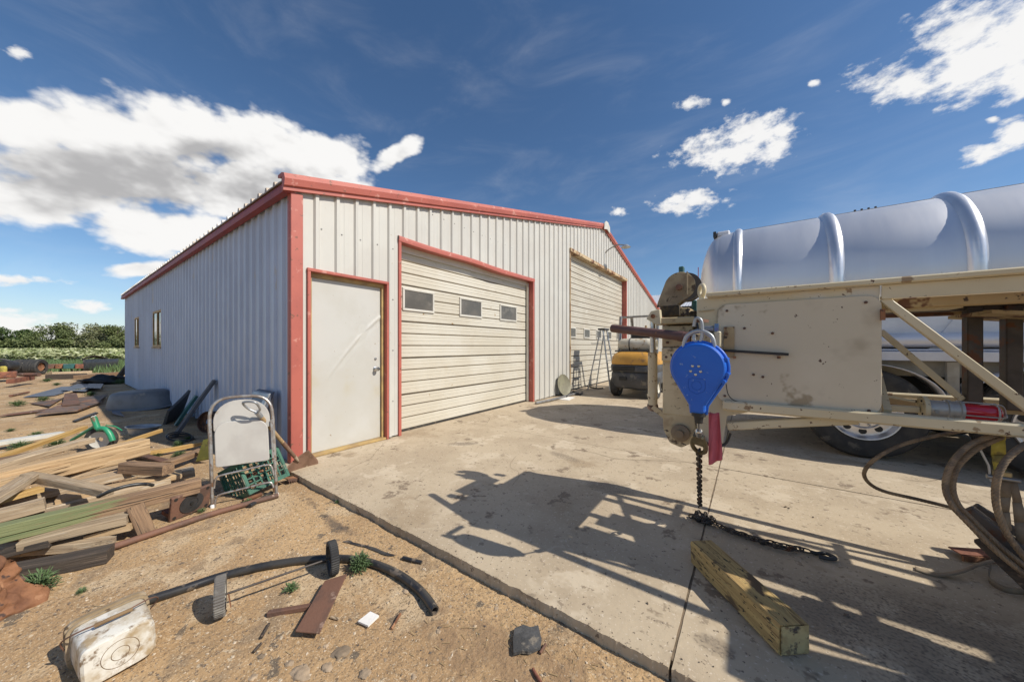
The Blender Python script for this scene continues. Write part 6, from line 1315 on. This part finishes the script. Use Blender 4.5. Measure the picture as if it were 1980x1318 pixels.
# ---------------------------------------------------------------- timber on the slab
def slab_timber():
    d = Vector((-.366, .433, 0)).normalized(); s = Vector((.7637, .6455, 0)); n0 = Vector((.097, 1.717, 0)); L = .575; w, h = .135, .126; c = n0 + s * w / 2 + d * L / 2 + Vector((0, 0, h / 2 + .001))
    T = thing('square_timber', 'thick yellow-green square timber lying on the slab in the shadow', 'timber', c, (0, 0, 0)); T.matrix_world = Matrix.Translation(c) @ Matrix((-d, -s, Vector((0, 0, 1)))).transposed().to_4x4()
    m = plank_mesh(L, w, h, 5, .0, .006)
    for v in m.v:
        if v.x > L * .44 and v.z > h * .35 : v.z -= .006 * (1 + noise.noise(v * 40))
    m.build('beam', 'timber_treated', T, smooth=35)
    m = MB(); m.grid(lambda u, v: (L / 2 + .006 + .0015 * noise.noise(Vector((u * 9, v * 9, 0))), (u - .5) * w * .90, (v - .5) * h * .90), 10, 10); m.build('sawn_end', 'sawn_end', T, smooth=60)
    if 0: m = MB(); m.grid(lambda u, v: (L * .34 - L * .55 * u - (.05 * noise.noise(Vector((v * 6, 3, 0))) if u in (0, 1) else 0), (v - .5) * w * .84 * (1 - .25 * abs(noise.noise(Vector((u * 5, 8, v))))), h / 2 + .0062 + .001 * noise.noise(Vector((u * 30, v * 30, 0)))), 24, 8); m.build('char_patch', 'wood_dark', T, smooth=60, label='dark weathered patch on the timber top')
slab_timber()
# ---------------------------------------------------------------- foreground dirt
def pail():
    y0, z0 = .167, gz(-2.1, .16); T = thing('square_pail', 'dirty white square plastic pail lying on its side in the foreground', 'pail', (-2.02, y0, z0), (0, 0, 0)); T.rotation_euler = (math.radians(2), math.radians(-2), math.radians(3))
    N = 40
    def sec(x, hw, rc, zc):
        out = []
        for k in range(N):
            a = 2 * math.pi * k / N; ca, sa = math.cos(a), math.sin(a); e = .36; out.append(Vector((x, hw * math.copysign(abs(ca) ** e, ca), zc + hw * .80 * math.copysign(abs(sa) ** e, sa))))
        return out
    def loft(lv, nm, mt, par=T, cap=False):
        m = MB()
        for l in lv: m.v += sec(*l)
        for i in range(len(lv) - 1):
            for k in range(N): k2 = (k + 1) % N; m.f.append((i * N + k, i * N + k2, (i + 1) * N + k2, (i + 1) * N + k))
        if cap: m.f.append(tuple(range(N)))
        return m.build(nm, mt, par, smooth=40)
    zc = .094
    body = loft([(0.0, .089, 0, zc), (-.008, .097, 0, zc), (-.10, .101, 0, zc), (-.235, .105, 0, zc)], 'pail_body', 'pail_white', cap=True)
    loft([(-.205, .1065, 0, zc), (-.205, .116, 0, zc), (-.215, .117, 0, zc), (-.217, .108, 0, zc)], 'pail_collar', 'pail_grimy'); loft([(-.235, .105, 0, zc), (-.236, .118, 0, zc), (-.256, .118, 0, zc), (-.257, .10, 0, zc), (-.12, .093, 0, zc)], 'pail_rim', 'pail_grimy')
    for R_ in (.024, .050): m = MB(); m.ring((-.0002, 0, zc), (1, 0, 0), R_, .0012, 40, 6); m.build('base_ring', 'pail_dirt' if R_ != .052 else 'pail_white', body, smooth=60)
    m = MB(); m.tube(spline([(-.225, .118, zc), (-.19, .14, zc + .05), (-.13, .10, zc + .096), (-.10, .0, zc + .100), (-.12, -.08, zc + .098), (-.20, -.125, zc + .05), (-.225, -.118, zc)], 6), .003, 6); b = m.build('bail_wire', 'rust_brown', T, smooth=60)
    m = MB(); m.tube([(-.104, .05, zc + .098), (-.10, .0, zc + .102), (-.106, -.05, zc + .099)], .008, 8); m.build('grip', 'pail_dirt', b, smooth=60)
pail()
def wheel_axle():
    p1, p2 = GD(426, 1188), GD(643, 1108); T = thing('mower_axle', 'small steel axle with two ribbed grey wheels standing on the dirt', 'axle', (p1 + p2) / 2); R_ = .092
    ax = (p2 - p1).normalized(); ax = Vector((ax.x, ax.y, 0)).normalized()
    for p, sg in ((p1, 1), (p2, -1)):
        c = p + Vector((0, 0, R_)); n = 88
        m = MB(); m.lathe([(R_ * .72, -.019), (R_ * .96, -.021), (R_, -.016), (R_, .016), (R_ * .96, .021), (R_ * .72, .019)], c, ax, n, rmod=lambda i, j: 1 - (.045 if i in (1, 2, 3, 4) and (j % 2) else 0)); m.f = [f for f in m.f if len(f) == 4]; w = m.build('tyre', 'grey_tread' if sg > 0 else 'rubber', T, smooth=25)
        m = MB(); m.lathe([(R_ * .74, -.017), (R_ * .66, -.004), (R_ * .25, -.002), (R_ * .22, -.014), (.012, -.014)], c, ax, 28); m.lathe([(.012, .014), (R_ * .22, .014), (R_ * .25, .002), (R_ * .66, .004), (R_ * .74, .017)], c, ax, 28); m.build('hub', 'vinyl_white' if sg > 0 else 'dark_metal', w, smooth=40)
    a, b = p1 + Vector((0, 0, R_)), p2 + Vector((0, 0, R_)); m = MB(); m.tube([a - ax * .02, b + ax * .02], .0055, 8); m.build('rod', 'steel_brown', T, smooth=60)
    m = MB(); m.beam(a + ax * .03, a + ax * .034 + Vector((.02, 0, -.06)), .025, .004, ax); m.build('lever', 'rust', T)
wheel_axle()
m = MB(); P = [GD(x, y, .022) for x, y in ((285, 1160), (360, 1136), (430, 1113), (520, 1092), (600, 1081), (660, 1079), (712, 1086), (762, 1105), (802, 1132), (826, 1157), (841, 1180))]
P = spline(P, 5); m.tube(P, .0215, 14, cap=False); e = P[-1]; t = (P[-1] - P[-2]).normalized(); m.lathe([(.0215, 0), (.016, 0), (.015, -.05), (0, -.05)], e, t, 14); m.item('poly_pipe', 'black plastic water pipe curving across the dirt', 'pipe', 'black_poly', smooth=50)
def flatbar():
    P = [GD(*p, .028) for p in ((571, 1222), (618, 1226), (671, 1111), (628, 1124))]; m = MB(); m.quadbox(P + [p + Vector((0, 0, .008)) for p in P]); m.item('flat_plate', 'flat rusty steel strip lying over a rusty bar on the dirt', 'steel plate', 'rust_brown', bevel=.002)
    m = MB(); m.beam(GD(517, 1186, .014), GD(612, 1170, .014), .024, .024); m.item('square_bar', 'short rusty square bar under the flat steel strip', 'steel bar', 'rust_brown', bevel=.003)
    O = GD(1018, 1240, .010); Ppoly = [GD(*p, .010) for p in ((993, 1266), (1008, 1261), (1024, 1262), (1045, 1255), (1047, 1240), (1041, 1213), (1025, 1216), (1012, 1211), (995, 1217), (992, 1240))]; m = MB(); m.prism([(p.x - O.x, p.y - O.y) for p in Ppoly], O, (1, 0, 0), (0, 1, 0), .012); m.item('slate_piece', 'flat broken piece of dark slate on the dirt by the slab edge', 'slate', 'slate')
    P = [GD(*p, .012) for p in ((692, 1203), (712, 1212), (733, 1192), (716, 1184))]; m = MB(); m.quadbox(P + [p + Vector((0, 0, .008)) for p in P]); m.item('wood_chip', 'pale split wood chip on the dirt right of the steel strip', 'wood chip', 'paper')
    for i, (a, b, mt, lb) in enumerate((((779, 1078), (815, 1087), 'black_poly', 'short black pipe offcut beside the slab edge'), ((757, 1215), (774, 1186), 'rust', 'rusty nail-like rod on the dirt below the pipe end'), ((1030, 1292), (1046, 1318), 'rust_red', 'rusty rod stub at the bottom edge by the slab'), ((1044, 1262), (1055, 1245), 'rust_brown', 'rusty metal bit right of the slate'), ((505, 1232), (520, 1205), 'wood_dark', 'dark twig left of the steel strip'), ((490, 1260), (505, 1243), 'wood_dark', 'dark curled twig near the pail'), ((640, 1192), (655, 1196), 'wood_grey', 'tiny grey splinter beside the steel strip'))):
        m = MB(); m.tube([GD(*a, .008), GD((a[0] + b[0]) / 2, (a[1] + b[1]) / 2, .010), GD(*b, .008)], .012 if i == 0 else .006, 8); m.item('offcut', lb, 'scrap', mt, smooth=60)
    m = MB(); P = spline([GD(*p, .006) for p in ((668, 1045), (690, 1052), (715, 1058), (745, 1070), (762, 1074))], 5)
    for i, p in enumerate(P): w = .012 * (1 + .8 * noise.noise(Vector((i * .5, 0, 0)))); m.v += [p + Vector((w, w, .004)), p - Vector((w, w, 0))]
    for i in range(len(P) - 1): m.f.append((2 * i, 2 * i + 1, 2 * i + 3, 2 * i + 2))
    m.item('tar_strip', 'thin torn strip of black rubber on the dirt by the slab', 'rubber', 'black_poly', smooth=60)
flatbar()
random.seed(17)
STN = [((660, 1262), .04, 'large flat tan stone straight below the end of the steel strip'), ((582, 1302), .045, 'largest tan stone, at the bottom edge left of centre'), ((785, 1142), .022, 'round pale stone tucked inside the bend of the black pipe'), ((632, 1290), .03, 'grey stone between the two large tan stones'), ((706, 1302), .035, 'long grey stone at the bottom edge right of the tan stones'), ((800, 1308), .016, 'small pale stone at the bottom edge left of the slate'), ((505, 1268), .02, 'grey stone beside the dark curled twig'), ((893, 1118), .012, 'little white stone between the black pipe and the slab'), ((680, 1124), .012, 'little white stone under the bushy weed'), ((918, 1210), .012, 'pale stone left of the slate near the pipe end'), ((345, 1232), .02, 'dark grey stone right of the pail'), ((560, 1282), .022, 'brown stone above the largest tan stone'), ((745, 1275), .010, 'tiny white stone above the long grey stone'), ((630, 1248), .014, 'small brown stone touching the steel strip end'), ((848, 1220), .014, 'dark stone just below the pipe mouth'), ((490, 1308), .02, 'grey stone at the bottom edge between pail and tan stones'), ((870, 1172), .012, 'tan stone right of the pipe mouth'), ((420, 1080), .02, 'dark stone above the left wheel'), ((960, 1175), .014, 'slate coloured stone near the slab edge')]
for i, (q, r, lb) in enumerate(STN):
    p = GD(*q); m = MB(); m.blob(p + Vector((0, 0, -r * .05)), (r * U(.75, 1.0), r * U(.6, .85), r * .3), i, 3, .5); m.item('stone', lb, 'stone', 'stone', 'stones in the foreground dirt', smooth=60)
def pebbles():
    random.seed(8); a, b, st = MB(), MB(), MB()
    def pebble(m, p, r):
        n = len(m.v); e = [Vector((U(.6, 1.2) * r, 0, 0)), Vector((0, U(.6, 1.2) * r, 0)), Vector((0, 0, U(.3, .7) * r))]; R_ = Euler((U(0, .6), U(0, .6), U(0, 6.3))).to_matrix()
        m.v += [p + R_ @ q for q in (e[0], e[1], -e[0], -e[1], e[2], -e[2])]
        for i in range(4): j = (i + 1) % 4; m.f += [(n + i, n + j, n + 4), (n + j, n + i, n + 5)]
    for i in range(15000):
        x, y = U(-3.6, 1.1), U(-.45, 1.36)
        if i > 11500: x, y = U(-9, -3.6), U(-1.5, 1.3)
        p = Vector((x, y, gz(x, y) + .0005)); cl = noise.noise(p * 1.3) + .25
        if cl < 0 and rnd() < .6: continue
        r = .0018 + .0085 * rnd() ** 5 + (.004 if x < -3.6 else 0); pebble(a if rnd() < .55 else b, p, r)
    for i in range(2600):
        x, y = U(-3.2, 1.1), U(-.4, 1.38)
        near = math.exp(-((y - 1.3) / .25) ** 2) + math.exp(-((x + .5) ** 2 + (y - 1.1) ** 2) / .25)
        if rnd() > .12 + near: continue
        p = Vector((x, y, gz(x, y) + .003)); t = U(0, 6.3); L = U(.01, .04); d = Vector((math.cos(t), math.sin(t), U(-.05, .2))) * L; w = Vector((-d.y, d.x, 0)).normalized() * U(.0006, .0016); st.quad(p - w, p + w, p + d + w, p + d - w)
    tag(a.build('pale_gravel', 'pebble_a', recalc=False), 'pale grit and pebbles strewn over the dirt', 'gravel', kind='stuff'); tag(b.build('dark_gravel', 'pebble_b', recalc=False), 'dark grit and pebbles strewn over the dirt', 'gravel', kind='stuff'); tag(st.build('straw_litter', 'straw', recalc=False), 'dry straw and stalks littering the dirt by the slab edge', 'straw', kind='stuff')
    c = MB()
    for i in range(260):
        x, y = U(-2.5, 1.6), U(1.5, 3.6); r = .0012 + .004 * rnd() ** 4; pebble(c, Vector((x, y, .001)), r)
    for i in range(900):
        x, y = U(-3.7, 1.1), 1.405 + .22 * rnd() ** 2.5; pebble(c, Vector((x, y, .001)), .0012 + .004 * rnd() ** 3)
    for px, py, r in ((1519, 979, .016), (1572, 999, .010), (1636, 1188, .013), (1640, 1190, .010), (1252, 1165, .008), (1228, 1080, .006), (1395, 1180, .006), (1525, 982, .009)): pebble(c, G(px, py, .004), r)
    tag(c.build('slab_grit', 'pebble_b', recalc=False), 'loose dark grit scattered over the concrete', 'gravel', kind='stuff')
pebbles()
# ---------------------------------------------------------------- weeds
def weed_mesh(seed, n, spread, h, lw):
    random.seed(seed); m = MB()
    for i in range(n):
        t = U(0, 6.283); out = U(.15, 1) * spread; hh = h * U(.4, 1.0) * (1.2 - .5 * out / spread); d = Vector((math.cos(t), math.sin(t), 0)); s = Vector((-d.y, d.x, 0)); L = lw * U(2.6, 4.2); o = d * out * U(.2, .7) + Vector((0, 0, hh * U(.2, .85)))
        dd = (d * U(.5, 1) + Vector((0, 0, U(-.1, .8)))).normalized(); w = lw * U(.35, .6); mid = o + dd * L * .5 + Vector((0, 0, .1 * L)); tip = o + dd * L - Vector((0, 0, .08 * L)); k = len(m.v); m.v += [o, mid + s * w, tip, mid - s * w]; m.f.append((k, k + 1, k + 2, k + 3))
    stem = MB()
    for i in range(max(3, n // 9)): t = U(0, 6.283); d = Vector((math.cos(t), math.sin(t), 0)) * spread * U(.2, .6); stem.tube([(0, 0, -.01), d * .5 + Vector((0, 0, h * .5)), d + Vector((0, 0, h * U(.5, .95)))], [.003, .002, .001], 4)
    return m.mesh('leaves', 'weed', recalc=False), stem.mesh('stems', 'weed', recalc=False)
WM = [weed_mesh(1, 330, .08, .12, .0085), weed_mesh(2, 130, .055, .055, .006), weed_mesh(3, 420, .24, .15, .011)]
for k, (px, py, kind, sc, lb) in enumerate([(697, 1103, 0, 1.0, 'bushy green weed growing over the black pipe beside the wheel'), (563, 1143, 1, .95, 'small green weed between the axle rod and the rusty bar'), (75, 1146, 0, 1.15, 'green leafy weed beside the rusty casting at the left edge'), (158, 1146, 1, .6, 'tiny weed alone on the dirt right of the rusty casting'),
    (35, 785, 2, 1.0, 'straggly weed clump left of the rusty sheets'), (85, 775, 2, .9, 'low green clump between the blue-grey and rusty sheets'), (175, 765, 2, .9, 'green clump in front of the tub by the scrap sheets'), (232, 742, 2, 1.3, 'dark green clump at the foot of the leaning posts'), (345, 866, 0, 1.0, 'pale green weed in front of the coil of cable'), (522, 965, 1, .8, 'little weed by the right foot of the folded chair'), (652, 972, 1, .5, 'tiny weed at the slab edge near the channel'), (20, 834, 2, .4, 'small weed tuft on open dirt at the left edge'), (70, 842, 2, .5, 'weed tuft growing by the white board'), (40, 868, 2, .8, 'grassy clump under the orange-yellow board at left'), (110, 862, 2, .7, 'grassy clump beside the white board end'), (300, 884, 2, .5, 'low weeds below the yellow board on the ground'), (345, 882, 2, .5, 'low weeds right of the thin brown board'), (90, 738, 2, 1.0, 'dry weed clump below the far scrap stack'), (110, 745, 2, .8, 'low weed clump left of the far blue-grey sheet'), (60, 732, 2, 1.0, 'weed clump at the foot of the tyre axle'), (480, 972, 1, .8, 'small weed by the black pipe stub'), (390, 990, 1, .7, 'grass tuft in front of the rusty base plate'), (150, 757, 2, .7, 'green tuft beside the knobbly stick'), (365, 850, 2, .4, 'shaded weed at the foot of the wall behind the board')]):
    p = GD(px, py); T = thing('weed', lb, 'weed', p, (0, 0, k * 1.3), group='weeds around the yard'); T.scale = (sc, sc, sc)
    for nm, me in zip(('leaves', 'stems'), WM[kind]): o = bpy.data.objects.new(nm, me); COL.objects.link(o); o.parent = T
